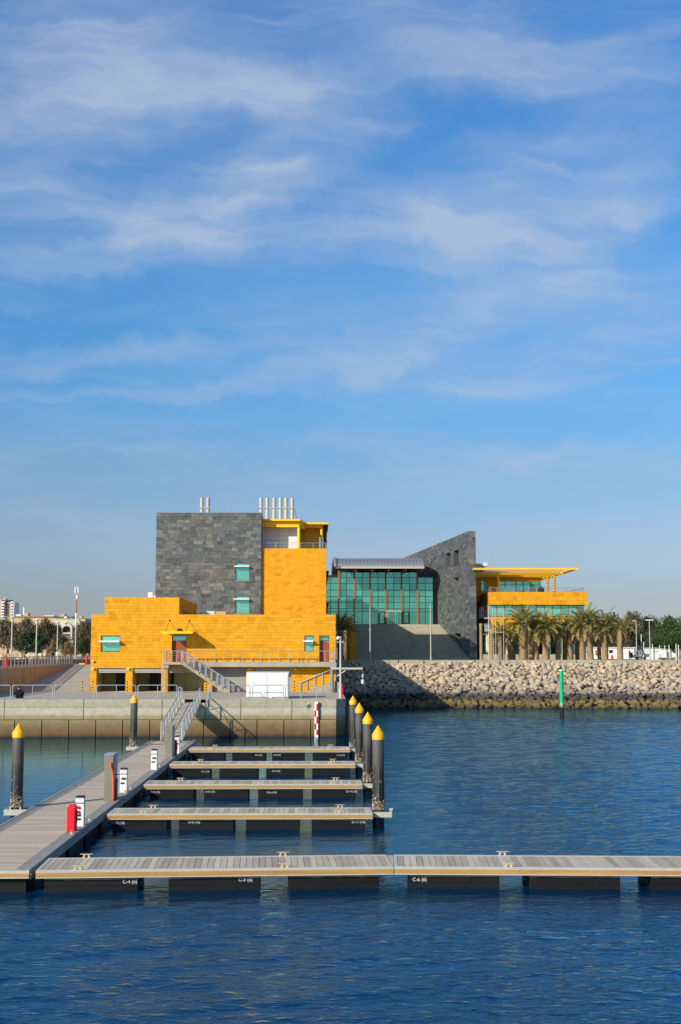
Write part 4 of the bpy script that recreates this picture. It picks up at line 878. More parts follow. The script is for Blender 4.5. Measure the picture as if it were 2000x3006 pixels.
for Y in (YLn + .02, YS - .12):
    r = MB(); r.tube((xl1 - .05, Y, z5 + 1.0), (xe, Y, ZQ + 1.0), .035).tube((xe, Y, ZQ + 1.0), (xe, Y, ZQ), .03)
    for j in range(1, 5): r.tube((xl1, Y, z5 + .2 * j - .03), (xe, Y, ZQ + .2 * j - .03), .012, n=5)
    r.build('stair_rail', 'galv', mb_)
    for k in range(8):
        t_ = k / 8; x = xl1 + (xe - xl1) * t_; MB().box(x - .035, x + .035, Y - .02, Y + .02, z5 - (z5 - ZQ) * t_ - .15, z5 - (z5 - ZQ) * t_ + 1.0).build('stair_post', 'galv', mb_)
def rail(p0, p1, zb, h, par, npost, bars=4, m='galv', r=.026, name='balustrade'):
    p0, p1 = Vector(p0), Vector(p1); o = MB(); o.tube((*p0.xy, zb + h), (*p1.xy, zb + h), r)
    for j in range(1, bars + 1): o.tube((*p0.xy, zb + h * j / (bars + 1)), (*p1.xy, zb + h * j / (bars + 1)), r * .4, n=5)
    ob = o.build(name, m, par); pts = []
    pmz = MB()
    for k in range(npost + 1):
        q = p0.lerp(p1, k / npost); MB().tube((*q.xy, zb - .08), (*q.xy, zb + h), r * .9).build('baluster', m, ob)
    return ob
rail((xl0 + .05, YLn + .03, 0), (xl1 - .05, YLn + .03, 0), z5, .98, mb_, 4)
rail((xl0 + .05, YLn + .05, 0), (xl0 + .05, YF - .1, 0), z5, .98, mb_, 3)
rail((xl1 + .3, YS + .05, 0), (xb1 - .15, YS + .05, 0), z5, .97, mb_, 16, 0)
rail((xb1 - .6, YS + .05, 0), (xb1 - .1, YS + .06, 0), z5, .97, mb_, 2, 4)
p = MB(); p.tube((xl1 + .3, YF - .06, z5 + .24), (xb1 - 1.7, YF - .06, z5 + .24), .02)
for k in range(12): x = xl1 + .6 + k * 1.13; p.tube((x, YF - .06, z5), (x, YF - .06, z5 + .24), .018, n=6)
p.build('wall_pipe', 'rustpaint', mb_)
# garages: rolled shutters, closed shutters, rooms behind
for k, (a0, a1, z0, z1) in enumerate(gar):
    if k < 3:
        MB().box(a0, a1, YF + .15, YF + .5, z1 - .30, z1 - .004).build('shutter_box', 'ripplegrey', mb_)
        MB().box(a0 + .05, a1 - .05, YF + .2, YF + .26, z1 - .42, z1 - .305).build('shutter_edge', 'alu', mb_)
        r = MB(); r.box(a0 - .3, a0 - .1, YF + .56, YF + 4.9, z0, z1 + .3).box(a1 + .1, a1 + .3, YF + .56, YF + 4.9, z0, z1 + .3).box(a0 - .3, a1 + .3, YF + 4.91, YF + 6.7, z0, z1 + .3).box(a0 - .3, a1 + .3, YF + .56, YF + 4.9, z1 + .31, z1 + .5)
        r.box(a0 - .3, a1 + .3, YF - .02, YF + 4.9, z0 - .1, ZQ - .02).build('garage_room', 'inner', mb_)
    else:
        ns = 18; hz = (z1 - ZQ + .02) / ns; s = MB()
        for j in range(ns): s.ext([(a0, YF + .30, ZQ - .02 + j * hz), (a0, YF + .27, ZQ - .02 + j * hz + hz * .5), (a0, YF + .30, ZQ - .02 + (j + 1) * hz - .004), (a0, YF + .34, ZQ - .02 + (j + .5) * hz)], (a1 - a0, 0, 0))
        s.build('roller_shutter', 'ripplegrey', mb_)
g1, g2, g3 = gar[:3]
MB().box(g1[0] + 1.15, g1[0] + 1.75, YF + 4.2, YF + 4.89, ZQ, z1 - .1).build('locker', 'dark', mb_)
MB().box(g2[0] + 1.05, g2[0] + 1.75, YF + 4.0, YF + 4.89, ZQ, z1 - .1).box(g2[0] + 1.48, g2[0] + 1.7, YF + 3.96, YF + 3.99, ZQ + 1.3, ZQ + 1.36).build('locker', 'black', mb_)
MB().box(g2[1] - .8, g2[1] - .1, YF + 4.0, YF + 4.89, ZQ, z1 - .1).build('locker', 'dark', mb_)
for k in range(3): MB().box(g3[0] + .25 + k * 1.08, g3[0] + 1.30 + k * 1.08, YF + .62 + 2.4, YF + .7 + 2.4, ZQ, z1 - .1).build('inner_door', 'inner', mb_)
for px, py in ((275.5, 1940.5), (276, 1963), (380, 1963), (733, 1963.5), (869, 1963.5)):
    x, z = ax(px, YF), az(py, YF); MB().tube((x, YF - .02, z), (x, YF - .1, z), .06, n=10).ball((x, YF - .15, z), .105, n=12, m=8).build('bulkhead_lamp', 'offwhite', mb_, smooth=True)
# stone steps at the right end with rail
x0 = ax(905, YF - .9)
for k in range(6):
    a = x0 + k * .42; MB().box(a, xb1 + .05, YF - 1.9, YF - .03, ZQ - .03 + k * .17, ZQ - .03 + (k + 1) * .17 - .002).build('stone_step', 'conc', mb_)
for Y in (YF - 1.9, YF - .15):
    r = MB().path([(x0 - .7, Y, ZQ), (x0 - .7, Y, ZQ + .85), (x0 + 2.0, Y, ZQ + 2.0), (xb1 + .0, Y, ZQ + 2.0), (xb1, Y, ZQ + 1.0)], .035).build('step_rail', 'galv', mb_)
    for k in range(4): x = x0 - .1 + k * .7; MB().tube((x, Y, ZQ), (x, Y, min(ZQ + .85 + (x - x0 + .7) * .426, ZQ + 2)), .028).build('step_rail_post', 'galv', mb_)
# rooftop penthouse
yA, yB = 153.2, 157.35; zt_ = az(1523.8, yA); xA0, xA1 = ax(768, yA, 1530), ax(881, yA, 1530); xB0, xB1 = ax(899, yB, 1535), ax(964.5, yB, 1535)
MB().ext([(xA0, yA, zt_ - .22), (xA1, yA, zt_ - .22), (xB0, yB, zt_ - .22), (xB1, yB, zt_ - .22), (xB1 - .25, 176, zt_ - .22), (xA0, 176, zt_ - .22)], (0, 0, .22)).build('roof_slab', 'yellow', mb_)
o_ = .55; zb2 = az(1547.5, yA + o_); zb3 = az(1537, yA + o_)
bm_ = MB()
for (xa, ya), (xb_, yb_) in zip([(xA0, yA + o_), (xA1 - .1, yA + o_)], [(xA1 - .1, yA + o_), (xB0 - .1, yB + o_)]):
    bm_.ext([(xa, ya, zb2), (xb_, yb_, zb2), (xb_, yb_ + .25, zb2), (xa, ya + .25, zb2)], (0, 0, zt_ - .23 - zb2))
bm_.box(xB0 - .099, xB1 - .9, yB + o_, yB + o_ + .2, zt_ - .6, zt_ - .23); bm_.build('roof_beam', 'yellow', mb_)
xp = ax(876.5, yA + .8); MB().lathe((xp, yA + .8, zo1 - .2), [(.19, 0), (.19, zb2 - zo1 + .2 - .003)], 18).build('column', 'yellow', mb_, smooth=True)
yc2 = yB + .9; xp = ax(944, yc2); MB().lathe((xp, yc2, zo1 - .2), [(.15, 0), (.15, zt_ - .23 - zo1 + .19)], 18).build('column', 'yellow', mb_, smooth=True)
yw = 155.2; xw0, xw1 = ax(764, yw), ax(873, yw); zz = [zo1 - .2] + [az(p, yw) for p in (1598, 1586, 1574, 1562, 1549)] + [zt_ - .23]
for a, b_ in ((xw0, ax(817, yw)), (ax(817, yw), xw1)):
    for z0, z1 in zip(zz, zz[1:]): MB().box(a + .012, b_ - .012, yw, yw + .1, z0 + .01, z1 - .01).build('white_panel', 'white', mb_)
MB().box(xw0, xw1, yw + .11, yw + .3, zo1 - .2, zt_ - .24).build('panel_backing', 'dark', mb_)
yv = 159.6; xv0, xv1 = ax(880, yv), ax(937, yv)
for k in range(9):
    z = zo1 - .1 + k * (zt_ - .3 - zo1) / 9; MB().ext([(xv0, yv, z), (xv0, yv - .06, z + .05), (xv0, yv, z + (zt_ - zo1) / 9 - .05), (xv0, yv + .05, z + (zt_ - zo1) / 9 - .05)], (xv1 - xv0, 0, 0)).build('yellow_louvre', 'yellow', mb_)
MB().box(xv0, xv1, yv + .12, yv + .2, zo1 - .2, zt_ - .24).build('louvre_backing', 'yellow', mb_)
ys_ = yB + 1.3; P_ = [at(950, 1546, ys_), at(963, 1538.5, ys_), at(957.5, 1611, ys_), at(950, 1611, ys_)]
MB().ext(P_, (0, 3.2, 0)).build('side_screen', 'dark', mb_); MB().tube(at(964, 1537.5, ys_ - .1), at(957.8, 1611, ys_ - .1), .04).build('screen_edge', 'alu', mb_)
rail((xs1 + .2, YO + .25, 0), (ax(956, YO + .25), YO + .25, 0), zo1, az(1593.5, YO + .25) - zo1, mb_, 5, 4, r=.024)
# chimneys and roof gear
def chim(px, y, zbase, zb_on):
    x = ax(px, y, 1490); z1 = az(1462, y); MB().lathe((x, y, zbase), [(.225, 0), (.225, z1 - zbase), (.18, z1 - zbase), (.17, z1 - zbase - .4)], 18).build('chimney', 'cream', mb_, smooth=True); return x
yk = 159.0; xs_ = [chim(p, yk, zt_ - .02, 0) for p in (766.5, 784.7, 804.9, 823.5, 840, 858.3)]; zb_ = az(1492, yk)
MB().tube((xs_[0] - .35, yk - .25, zb_), (xs_[-1] + .3, yk - .25, zb_), .05).build('chimney_tie', 'cream', mb_); MB().tube((xs_[-1] + .25, yk - .25, zb_), (xs_[-1] + .75, yk, zt_), .02).build('guy_wire', 'dark', mb_)
xs_ = [chim(p, yk, zs1 - .3, 0) for p in (592.8, 611)]; MB().tube((xs_[0] - .3, yk - .25, zb_), (xs_[1] + .3, yk - .25, zb_), .05).build('chimney_tie', 'cream', mb_)
x = ax(670, yk, 1490); MB().tube((x, yk, zs1 - .3), (x, yk, az(1465, yk)), .02, .008).build('aerial', 'galv', mb_)
y_ = 126; MB().box(ax(432, y_), ax(446, y_), y_, y_ + .6, ztopb - .3, az(1739, y_)).build('roof_box', 'white', mb_); MB().box(ax(449, y_), ax(454, y_), y_, y_ + .3, ztopb - .3, az(1748, y_)).build('roof_box', 'offwhite', mb_)
y_ = 130; MB().box(ax(598, y_), ax(629, y_), y_, y_ + 1, zroof - .3, az(1794, y_)).build('air_conditioner', 'offwhite', mb_); MB().box(ax(632, y_), ax(662, y_), y_, y_ + 1, zroof - .3, az(1795, y_)).build('air_conditioner', 'sand', mb_)
MB().ext([at(577, 1804, y_), at(596, 1804, y_), at(594, 1796, y_)], (0, .6, 0)).build('roof_cowl', 'alu', mb_)
# sloping shades on the right flank of the tower
for y0, y1, yy in ((1675, 1722, 157.0), (1767, 1802, 157.0)):
    a, b_ = at(958, y0, yy), at(966.5, y0 + 1, yy); c, d = at(959, y1, yy), at(958, y1, yy); MB().ext([a, b_, c, d], (0, 1.8, 0)).build('side_awning', 'dark', mb_)
# davit hoist standing on the steps
Yd = YF - 2.3; xd = ax(976, Yd)
t = thing('davit_hoist', 'grey davit hoist at the right end of the quay, its beam reaching over the rocks', 'hoist', (xd, Yd, ZQ)); zb_ = az(1964.5, Yd)
MB().lathe((xd, Yd, ZQ - .03), [(.3, 0), (.3, .2), (.15, .4), (.12, zb_ - ZQ)], 14).build('mast', 'boxgrey', t)
MB().box(xd - .1, ax(1065, Yd), Yd - .09, Yd + .09, zb_ - .02, zb_ + .15).build('boom', 'cream', t)
MB().tube(at(989, 1986, Yd), at(1014, 1969, Yd), .06).build('brace', 'cream', t)
MB().ext([at(968, 1962, Yd), at(975, 1944, Yd), at(988, 1944, Yd), at(988, 1960, Yd)], (0, .5, 0)).build('winch_housing', 'galv', t)
MB().box(xd + .45, xd + .75, Yd - .3, Yd, ZQ, ZQ + .9).build('winch_base', 'galv', t)
t = thing('bucket', 'white bucket hanging over the shaded rocks below the hoist beam', 'bucket', at(1065.5, 2007, Yd)); c = at(1065.5, 2007, Yd)
MB().lathe(c, [(.13, 0), (.165, .36), (.17, .37), (.15, .37), (.12, .05)], 16).build('pail', 'white', t, smooth=True); MB().tube(c + Vector((0, 0, .37)), (c.x - .05, c.y, zb_), .012).build('rope', 'sand', t)
MB().ball(c + Vector((0, 0, .66)), .15, (.7, .7, 1.4), 8, 6).build('hanging_rag', 'sand', t)
# ------------------------------------------------------------------ broad stair, glass hall, slate fin
YS0, YS1 = 179.0, 202.0; zsb, zst = ZL, az(1833, YS1)
XSL = 5.85
fo = Vector((15.35, 245, 0)); fu = Vector((22 - 15.35, 180 - 245, 0)); FL = fu.length
finx = lambda y: 22 - .1023 * (y - 180)
gs = thing('broad_stair', 'broad stepped concrete terrace stair rising to the glass hall', 'stair', (13, 190, ZL))
n = 17; dz = (zst - zsb) / n; dy = (YS1 - YS0) / n
for k in range(n):
    y0 = YS0 + k * dy; xe_ = finx(y0) + .1; m = 7; z0 = zsb + k * dz
    for j in range(m):
        a, b_ = XSL + (xe_ - XSL) * j / m, XSL + (xe_ - XSL) * (j + 1) / m
        MB().box(a + .012, b_ - .012, y0, y0 + dy + .25, z0 + .012, z0 + dz).build('step_slab', 'conc', gs)
MB().ext([(XSL + .02, YS0 + .2, zsb - .3), (XSL + .02, YS1 + 1, zst - .3), (XSL + .02, YS1 + 1, zsb - .3)], (15, 0, 0)).build('stair_core', 'dark', gs)
for (y0, y1, py) in ((179, 183, 1897), (183.01, 198, 1836), (198.01, 201, 1812)):
    MB().box(XSL - 1.0, XSL - .01, y0, y1, ZL, az(py, y0)).build('cheek_wall', 'stone', gs)
hall = thing('glass_hall', 'teal glass entrance hall under a curved zinc roof', 'building', (10, 205, zst))
YG_ = 202.0; PG = Plane((0, YG_, 0), (1, 0, 0)); X = lambda p: ax(p, YG_, 1760); Z = lambda p: az(p, YG_)
rows = [1679.3, 1694.6, 1713, 1732, 1750.6, 1768.6, 1786.4, 1795.6, 1832.5]; zr = [Z(p) for p in rows]
majors = [994.5, 1040.4, 1087, 1132.8, 1179.4, 1225.6]
cols = []
for a, b_ in zip(majors, majors[1:]): cols += [(a, (a + b_) / 2, 0), ((a + b_) / 2, b_, 0)]
cols = [(945, 971, 1), (971, 994.5, 1)] + cols + [(1225.6, 1249, 1), (1249, 1271.5, 1)]
for a, b_, r0 in cols:
    for k in range(r0, 8):
        if k == 7 and (1110 < (a + b_) / 2 < 1202): continue
        MB().box(X(a) + .035, X(b_) - .035, YG_ + .02, YG_ + .05, zr[k + 1] + .028, zr[k] - .028).build('pane', 'glasshall', hall).rotation_euler = (random.uniform(-.0015, .0015), 0, 0)
fr = MB()
for a, b_, r0 in cols: fr.box(X(b_) - .04, X(b_) + .04, YG_ - .02, YG_ + .08, zr[-1], zr[r0])
fr.build('mullions', 'dark', hall)
for k in range(9): MB().box(X(945) if k else X(994.5), X(1271.5) if k else X(1225.6), YG_ - .03, YG_ + .07, zr[k] - .035, zr[k] + .035).build('transom', 'dark', hall)
for p in majors: MB().box(X(p) - .11, X(p) + .11, YG_ - .32, YG_ - .031, zr[-1] - .05, Z(1675)).build('column', 'rustpaint', hall)
# entrance: side doors and the glazed drum
for a, b_ in ((1112, 1130), (1182.5, 1200.5)):
    d = MB(); d.box(X(a), X(b_), YG_ - .1, YG_ - .04, zr[-1], zr[7] - .02).build('entrance_door', 'dark', hall); MB().box(X(a + 3), X(b_ - 3), YG_ - .12, YG_ - .101, zr[-1] + .15, zr[7] - .15).build('door_pane', 'glasshall', hall)
for k in range(6):
    a = X(1136) + (X(1177) - X(1136)) * k / 6; b_ = X(1136) + (X(1177) - X(1136)) * (k + 1) / 6; MB().box(a + .03, b_ - .03, YG_ - 1.2, YG_ - 1.16, zr[-1] + .05, zr[7] - .05).build('door_pane', 'glasshall', hall)
    MB().box(a - .03, a + .03, YG_ - 1.22, YG_ - 1.1, zr[-1], zr[7]).build('door_frame', 'dark', hall)
MB().box(X(1135), X(1178), YG_ - 1.25, YG_ - .05, zr[7] - .03, zr[7] + .14).build('entrance_canopy', 'alu', hall)
MB().box(X(945), X(1290), YG_ + .1, 245, zst - .35, zst - .01).build('floor', 'conc', hall)
MB().box(1.5, XSL - .02, YG_ + .02, YG_ + .5, ZL, zst - .36).build('base_wall', 'slate', hall)
MB().box(X(945), X(1290), YG_ + 24, YG_ + 24.4, zst, Z(1695)).build('back_wall', 'inner', hall)
for k in range(5): MB().tube((X(1015) + k * 2.6, 214 + (k % 2) * 4, zst), (X(1015) + k * 2.6, 214 + (k % 2) * 4, Z(1679)), .3, n=12).build('inner_column', 'white', hall)
MB().box(X(1010), X(1230), 218, 222, Z(1765), Z(1757)).build('mezzanine', 'white', hall)
MB().box(X(945), X(994), YG_, 245, Z(1694) + .04, Z(1694) + .3).box(X(1226), X(1274), YG_, 240, Z(1694) + .04, Z(1694) + .3).box(X(994.5), X(1225.6), YG_ + .3, 240, Z(1679) + .04, Z(1679) + .2).build('flat_roof', 'dark', hall)
# barrel vault roof: strips between standing seams
yv0, yv1 = 197.6, 232.0; xv0, xv1 = ax(984.5, 199, 1665), ax(1244.5, yv0, 1665); ze = az(1664, yv0); zc_ = az(1643.5, 212)
def arc(t): a = PI * t; return (yv0 + yv1) / 2 - (yv1 - yv0) / 2 * math.cos(a), ze + (zc_ - ze) * 1.02 * math.sin(a) ** .8
ns = 25; NA = 22
for k in range(ns):
    a, b_ = xv0 + (xv1 - xv0) * k / ns, xv0 + (xv1 - xv0) * (k + 1) / ns; v, f = [], []
    prof = [(a, 0), (b_ - .07, 0), (b_ - .065, .09), (b_, .09)]
    for i in range(NA + 1):
        y, z = arc(i / NA); v += [(x, y, z + d) for x, d in prof] + [(a, y, z - .22), (b_, y, z - .22)]
    for i in range(NA):
        for j in range(3): f.append((i * 6 + j, i * 6 + j + 1, (i + 1) * 6 + j + 1, (i + 1) * 6 + j))
        f.append((i * 6 + 4, i * 6 + 5, (i + 1) * 6 + 5, (i + 1) * 6 + 4)); f.append((i * 6, i * 6 + 4, (i + 1) * 6 + 4, (i + 1) * 6)); f.append((i * 6 + 3, i * 6 + 5, (i + 1) * 6 + 5, (i + 1) * 6 + 3))
    MB().add(v, f).build('roof_strip', 'zinc', hall)
MB().box(xv0 + .9, xv1 + .05, yv0 - .35, yv0 - .05, az(1669, yv0), az(1662.5, yv0)).build('gutter', 'alu', hall)
for p in (1046.5, 1095.4, 1143.8, 1192.6, 1241): x = ax(p, yv0 + .3); MB().box(x - .12, x + .12, yv0 + .0, YG_, az(1674, yv0), az(1669.5, yv0)).build('roof_bracket', 'rustpaint', hall)
vv = [(xv0 + .02, *arc(i / NA)) for i in range(NA + 1)]
rim = MB()
for i in range(NA): rim.tube(vv[i], vv[i + 1], .28, n=6)
rim.build('vault_rim', 'zinc', hall)
# the slate fin wall
fin = thing('slate_fin_wall', 'tall freestanding dark slate wall running back beside the broad stair', 'wall', (20, 210, ZL))
PN = Plane(fo, fu); zf = az(1559, 180); fh = [PN.rect(1310, 1626, 1323, 1664), PN.rect(1332.5, 1618, 1347, 1660), PN.rect(1333, 1697, 1347, 1797), PN.rect(1334, 1860, 1353, 1925)]
fh = [(min(a, b_), max(a, b_), min(c, d), max(c, d)) for a, b_, c, d in fh]
w = MB(); holed(w, PN, [(0, FL, ZL - .2, zf)], fh, -1.0, 0); w.build('wall_core', 'slate', fin)
for q in fh: n_ = MB(); PN.slab(n_, q[0], q[1], q[2], q[3], -.9, -.8); n_.build('niche_back', 'slate', fin)
stn = courses(PN, (0, FL, ZL - .2, zf), fh, .39, .55, 1.25, rn); lay(stn, 'slate_tile', fin, 'slate', .014, (.015, .055), rn, away=lambda q: -q[2])
PE = Plane(PN.p(FL, 0, .0), (1, .1023, 0)); lay(courses(PE, (-.03, 1.0, ZL - .2, zf), [], .78, 1.1, 1.2, rn), 'end_tile', fin, 'slate', .012, (.012, .03), rn)
c = MB(); PN.slab(c, -.02, FL + .06, zf + .004, zf + .07, -1.03, .06); c.build('coping', 'galv', fin)
for p, y in ((1186, 1640), (1261, 1600)):
    a, z_ = PN.px(p, y); q = PN.p(a, zf, -.5); MB().tube(q, q + Vector((0, 0, 1.9)), .03, .015).build('lightning_rod', 'galv', fin)
# ------------------------------------------------------------------ right pavilion
pav = thing('pavilion', 'orange stone pavilion with a yellow slatted roof canopy and a terrace', 'building', (32, 185, ZL))
YP = 180.0; PP = Plane((0, YP, 0), (1, 0, 0)); XP = lambda p, Y=YP: ax(p, Y, 1800); ZP = lambda p, Y=YP: az(p, Y)
x0, x1 = XP(1439), XP(1725); zb0, zb1 = ZP(1775), ZP(1737); z2a, z2b = ZP(1858), ZP(1810)
ybk = 206
MB().box(x0, x1, YP, YP + .4, zb0, zb1).box(x0, x0 + .4, YP + .41, 193.6, zb0, zb1).box(x1 - .4, x1, YP + .41, ybk, zb0, zb1).box(x0 + .41, x1 - .41, YP + .41, ybk, zb1 - 1.2, zb1 - .9).build('parapet_wall', 'mortar', pav)
MB().box(x0 + .1, x1 - .5, YP + .1, YP + .5, z2a, z2b).box(x0 + .1, x1 - .5, YP + .51, ybk, z2b - .5, z2b - .2).build('spandrel_wall', 'mortar', pav)
ps = courses(PP, (x0, x1, zb0, zb1), [], .62, .7, 1.5, rn) + courses(Plane((0, YP + .1, 0), (1, 0, 0)), (x0 + .1, x1 - .5, z2a, z2b), [], .6, .7, 1.5, rn)
PL = Plane((x0, 193.6, 0), (0, -1, 0)); ps += courses(PL, (0, 13.6, zb0, zb1), [], .62, .7, 1.5, rn)
lay(ps, 'stone_block', pav, 'stone', .014, (.012, .022), rn)
yr = 193.7; MB().box(XP(1395, yr), x0 + 1, yr, yr + .4, ZL, ZP(1690, yr)).build('recess_wall', 'stone', pav)
# ribbon window
n = 12; xa, xz = XP(1435, YP + .6), XP(1717, YP + .6); rw_ = MB().box(xa, xz, YP + .72, YP + .8, z2b, z2b + .1).box(xa, xz, YP + .72, YP + .8, zb0 - .1, zb0).build('ribbon_window', 'dark', pav)
for k in range(n):
    a, b_ = xa + (xz - xa) * k / n, xa + (xz - xa) * (k + 1) / n; zm = z2b + (zb0 - z2b) * .72
    for zl, zh in ((z2b + .1, zm - .03), (zm + .03, zb0 - .1)): MB().box(a + .05, b_ - .05, YP + .74, YP + .77, zl, zh).build('pane', 'glass', rw_)
    MB().box(a - .05, a + .05, YP + .70, YP + .82, z2b + .1, zb0 - .1).build('mullion', 'rustpaint', rw_)
for k in range(6): MB().box(xa - .05, xa, YP + 1.1 + k * 2, YP + 1.5 + k * 2, z2b, zb0).build('side_mullion', 'rustpaint', pav)
MB().box(xa + .02, xa + .06, YP + .85, yr, z2b, zb0).box(xz - .1, xz - .05, YP + .85, ybk, z2b, zb0).build('side_pane', 'glass', pav)
# ground floor: columns and set back glazing
for p in (1432, 1490, 1545, 1600, 1655, 1712): x = XP(p, YP + 1); MB().tube((x, YP + 1, ZL), (x, YP + 1, z2a), .32, n=14).build('ground_column', 'inner', pav)
MB().box(XP(1404, 188), XP(1712, 188), 188.2, 188.6, ZL, z2a + .3).box(x0 + .1, x1 - .5, YP + .12, 188.2, z2a - .25, z2a - .003).build('ground_wall', 'dark', pav)
for a, b_ in ((1421, 1436), (1508, 1525), (1548, 1557), (1612, 1616), (1640, 1652), (1676, 1690)):
    MB().box(XP(a, 188), XP(b_, 188), 188.08, 188.14, ZL + .1, ZP(1882, 188)).build('ground_window', 'glass', pav); MB().box(XP(a, 188), XP(b_, 188), 188.08, 188.14, ZP(1880, 188), ZP(1871, 188)).build('ground_window', 'glass', pav)
MB().box(XP(1420, 178.6), XP(1720, 178.6), 178.6, 179.9, ZL, ZP(1921, 178.6)).build('plinth', 'conc', pav)
# top floor
yt = 191.0; xg0, xg1 = XP(1466, yt), XP(1592, yt); zg_ = ZP(1706, yt); zs_ = ZP(1683, yt)
MB().box(XP(1395, yt), xg1, yt, yt + .4, zg_, zs_).box(XP(1395, yt), xg0 - .02, yt, yt + .4, zb1 - .9, zg_ - .002).box(xg1 - .3, xg1, yt + .41, ybk, zb1 - .9, zs_).build('upper_wall', 'stone', pav)
for a, b_ in zip((1466, 1484, 1516, 1538, 1558), (1484, 1516, 1538, 1558, 1592)):
    for zl, zh in ((zb1 - .9, ZP(1715, yt) - .03), (ZP(1715, yt) + .03, zg_ - .03)): MB().box(XP(a, yt) + .06, XP(b_, yt) - .06, yt - .06, yt - .02, zl, zh).build('upper_pane', 'glass', pav)
    MB().box(XP(a, yt) - .05, XP(a, yt) + .05, yt - .1, yt - .01, zb1 - .9, zg_).build('upper_mullion', 'dark', pav)
MB().box(xg0, xg1, yt + .5, yt + .6, zb1 - .9, zg_).build('upper_back', 'inner', pav)
MB().box(XP(1414, yt), XP(1432, yt), yt - .05, yt - .01, ZP(1735, yt), ZP(1714, yt)).box(XP(1414, yt), XP(1432, yt), yt - .05, yt - .01, ZP(1712, yt), ZP(1706, yt)).build('upper_window', 'glass', pav)
# canopy
yc0, yc1 = 177.6, 206.0; zc1 = ZP(1666.5, yc0); xc0, xc1 = XP(1392, yc0), XP(1700, yc0)
MB().box(xc0, xc1, yc0, yc0 + .9, zc1 - .25, zc1).build('canopy_edge', 'yellow', pav); MB().box(xc1 - .9, xc1, yc0 + .905, yc1, zc1 - .24, zc1 - .005).build('canopy_edge', 'yellow', pav)
MB().box(xc0, xc1 - .91, 199.5, yc1, zc1 - .24, zc1 - .006).build('canopy_edge', 'yellow', pav)
for y in (184.2, 190.4, 196): MB().box(xc0, xc1 - .91, y, y + .28, zc1 - .6, zc1 - .245).build('canopy_beam', 'yellow', pav)
ns = int((xc1 - .95 - xc0) / .56)
for k in range(ns): x = xc0 + .1 + k * .56; MB().box(x, x + .17, yc0 + .91, 199.4, zc1 - .15, zc1 - .04).build('canopy_slat', 'yellow', pav)
for p, Y in ((1462.5, 184.4), (1608.5, 184.4), (1628, 184.4)):
    x = ax(p, Y, 1700); MB().lathe((x, Y, zb1 - .9), [(.19, 0), (.19, zc1 - .61 - zb1 + .9)], 16).build('column', 'yellow', pav, smooth=True)
rail((XP(1437, YP + .2), YP + .2, 0), (x1 - .3, YP + .2, 0), zb1, ZP(1724, YP) - zb1, pav, 12, 3, r=.03)
rail((x1 - .25, YP + .2, 0), (x1 - .25, 200, 0), zb1, ZP(1724, YP) - zb1, pav, 6, 3, r=.03)
rail((x0 + .2, YP + .3, 0), (x0 + .2, 193, 0), zb1, .8, pav, 6, 3, r=.03)
MB().ball((XP(1590, 182.5), 182.5, zb1 + .35), .5, (1, .8, 1.2), 10, 6).build('covered_chair', 'black', pav)
# roof gear
yq = 200; MB().box(ax(1400, yq), ax(1424, yq), yq, yq + 2, zc1, az(1654, yq)).build('roof_unit', 'galv', pav)
for p, r_ in ((1428, .35), (1432, .3)): MB().ball((ax(p, yq), yq, az(1658, yq)), r_, (1, .5, 1.2), 10, 6).build('satellite_dish', 'offwhite', pav)
t = thing('roof_aerial', 'thin lattice radio aerial with cross arms on the yellow canopy roof', 'aerial', (ax(1446, yq), yq, zc1)); x = ax(1446, yq)
a_ = MB().tube((x, yq, zc1), (x, yq, az(1607, yq)), .05, .02)
for py, w in ((1619, .6), (1640, .55), (1632, .3)): a_.tube((x - w, yq, az(py, yq) - .1), (x + w, yq, az(py, yq) + .1), .025)
a_.build('mast', 'galv', t)
# ------------------------------------------------------------------ palms
rp = random.Random(5)
def frond_mesh(seed, length, m, droop, lift):
    r = random.Random(seed); b = MB(); pts = []; n = 11; p = Vector((0, 0, 0)); ang = lift
    for i in range(n + 1):
        pts.append(p.copy()); ang -= droop / n * (.5 + i / n); p = p + Vector((math.cos(ang), 0, math.sin(ang))) * (length / n)
    for i in range(n): b.tube(pts[i], pts[i + 1], .035 * (1 - i / n) + .008, .035 * (1 - (i + 1) / n) + .008, n=4)
    k = 26
    for j in range(k):
        t = .14 + .86 * j / k; f = t * n; i = min(int(f), n - 1); q = pts[i].lerp(pts[i + 1], f - i); d = (pts[i + 1] - pts[i]).normalized()
        L = length * .21 * math.sin(PI * (.18 + .80 * t)) ** .7 * r.uniform(.8, 1.15)
        for s in (-1, 1):
            side = Vector((0, s, 0)); e = (d * r.uniform(.75, 1.1) + side * r.uniform(.5, .85) + Vector((0, 0, r.uniform(-.1, .45)))).normalized()
            w = d * .028 * length / 2.2; tip = q + e * L; mid = q + e * L * .5 + Vector((0, 0, .02))
            b.add([q - w, q + w, mid + w * .9, tip, mid - w * .9], [(0, 1, 2, 3, 4)])
    me = b.mesh('frond'); me.materials.append(M[m]); return me
FR = [frond_mesh(i, 2.5, 'frond', d, l) for i, (d, l) in enumerate(((1.0, .35), (1.3, .3), (1.6, .2), (.8, .4)))]
FD = [frond_mesh(20 + i, 2.1, 'dryfrond', d, -.1) for i, d in enumerate((1.0, 1.5))]
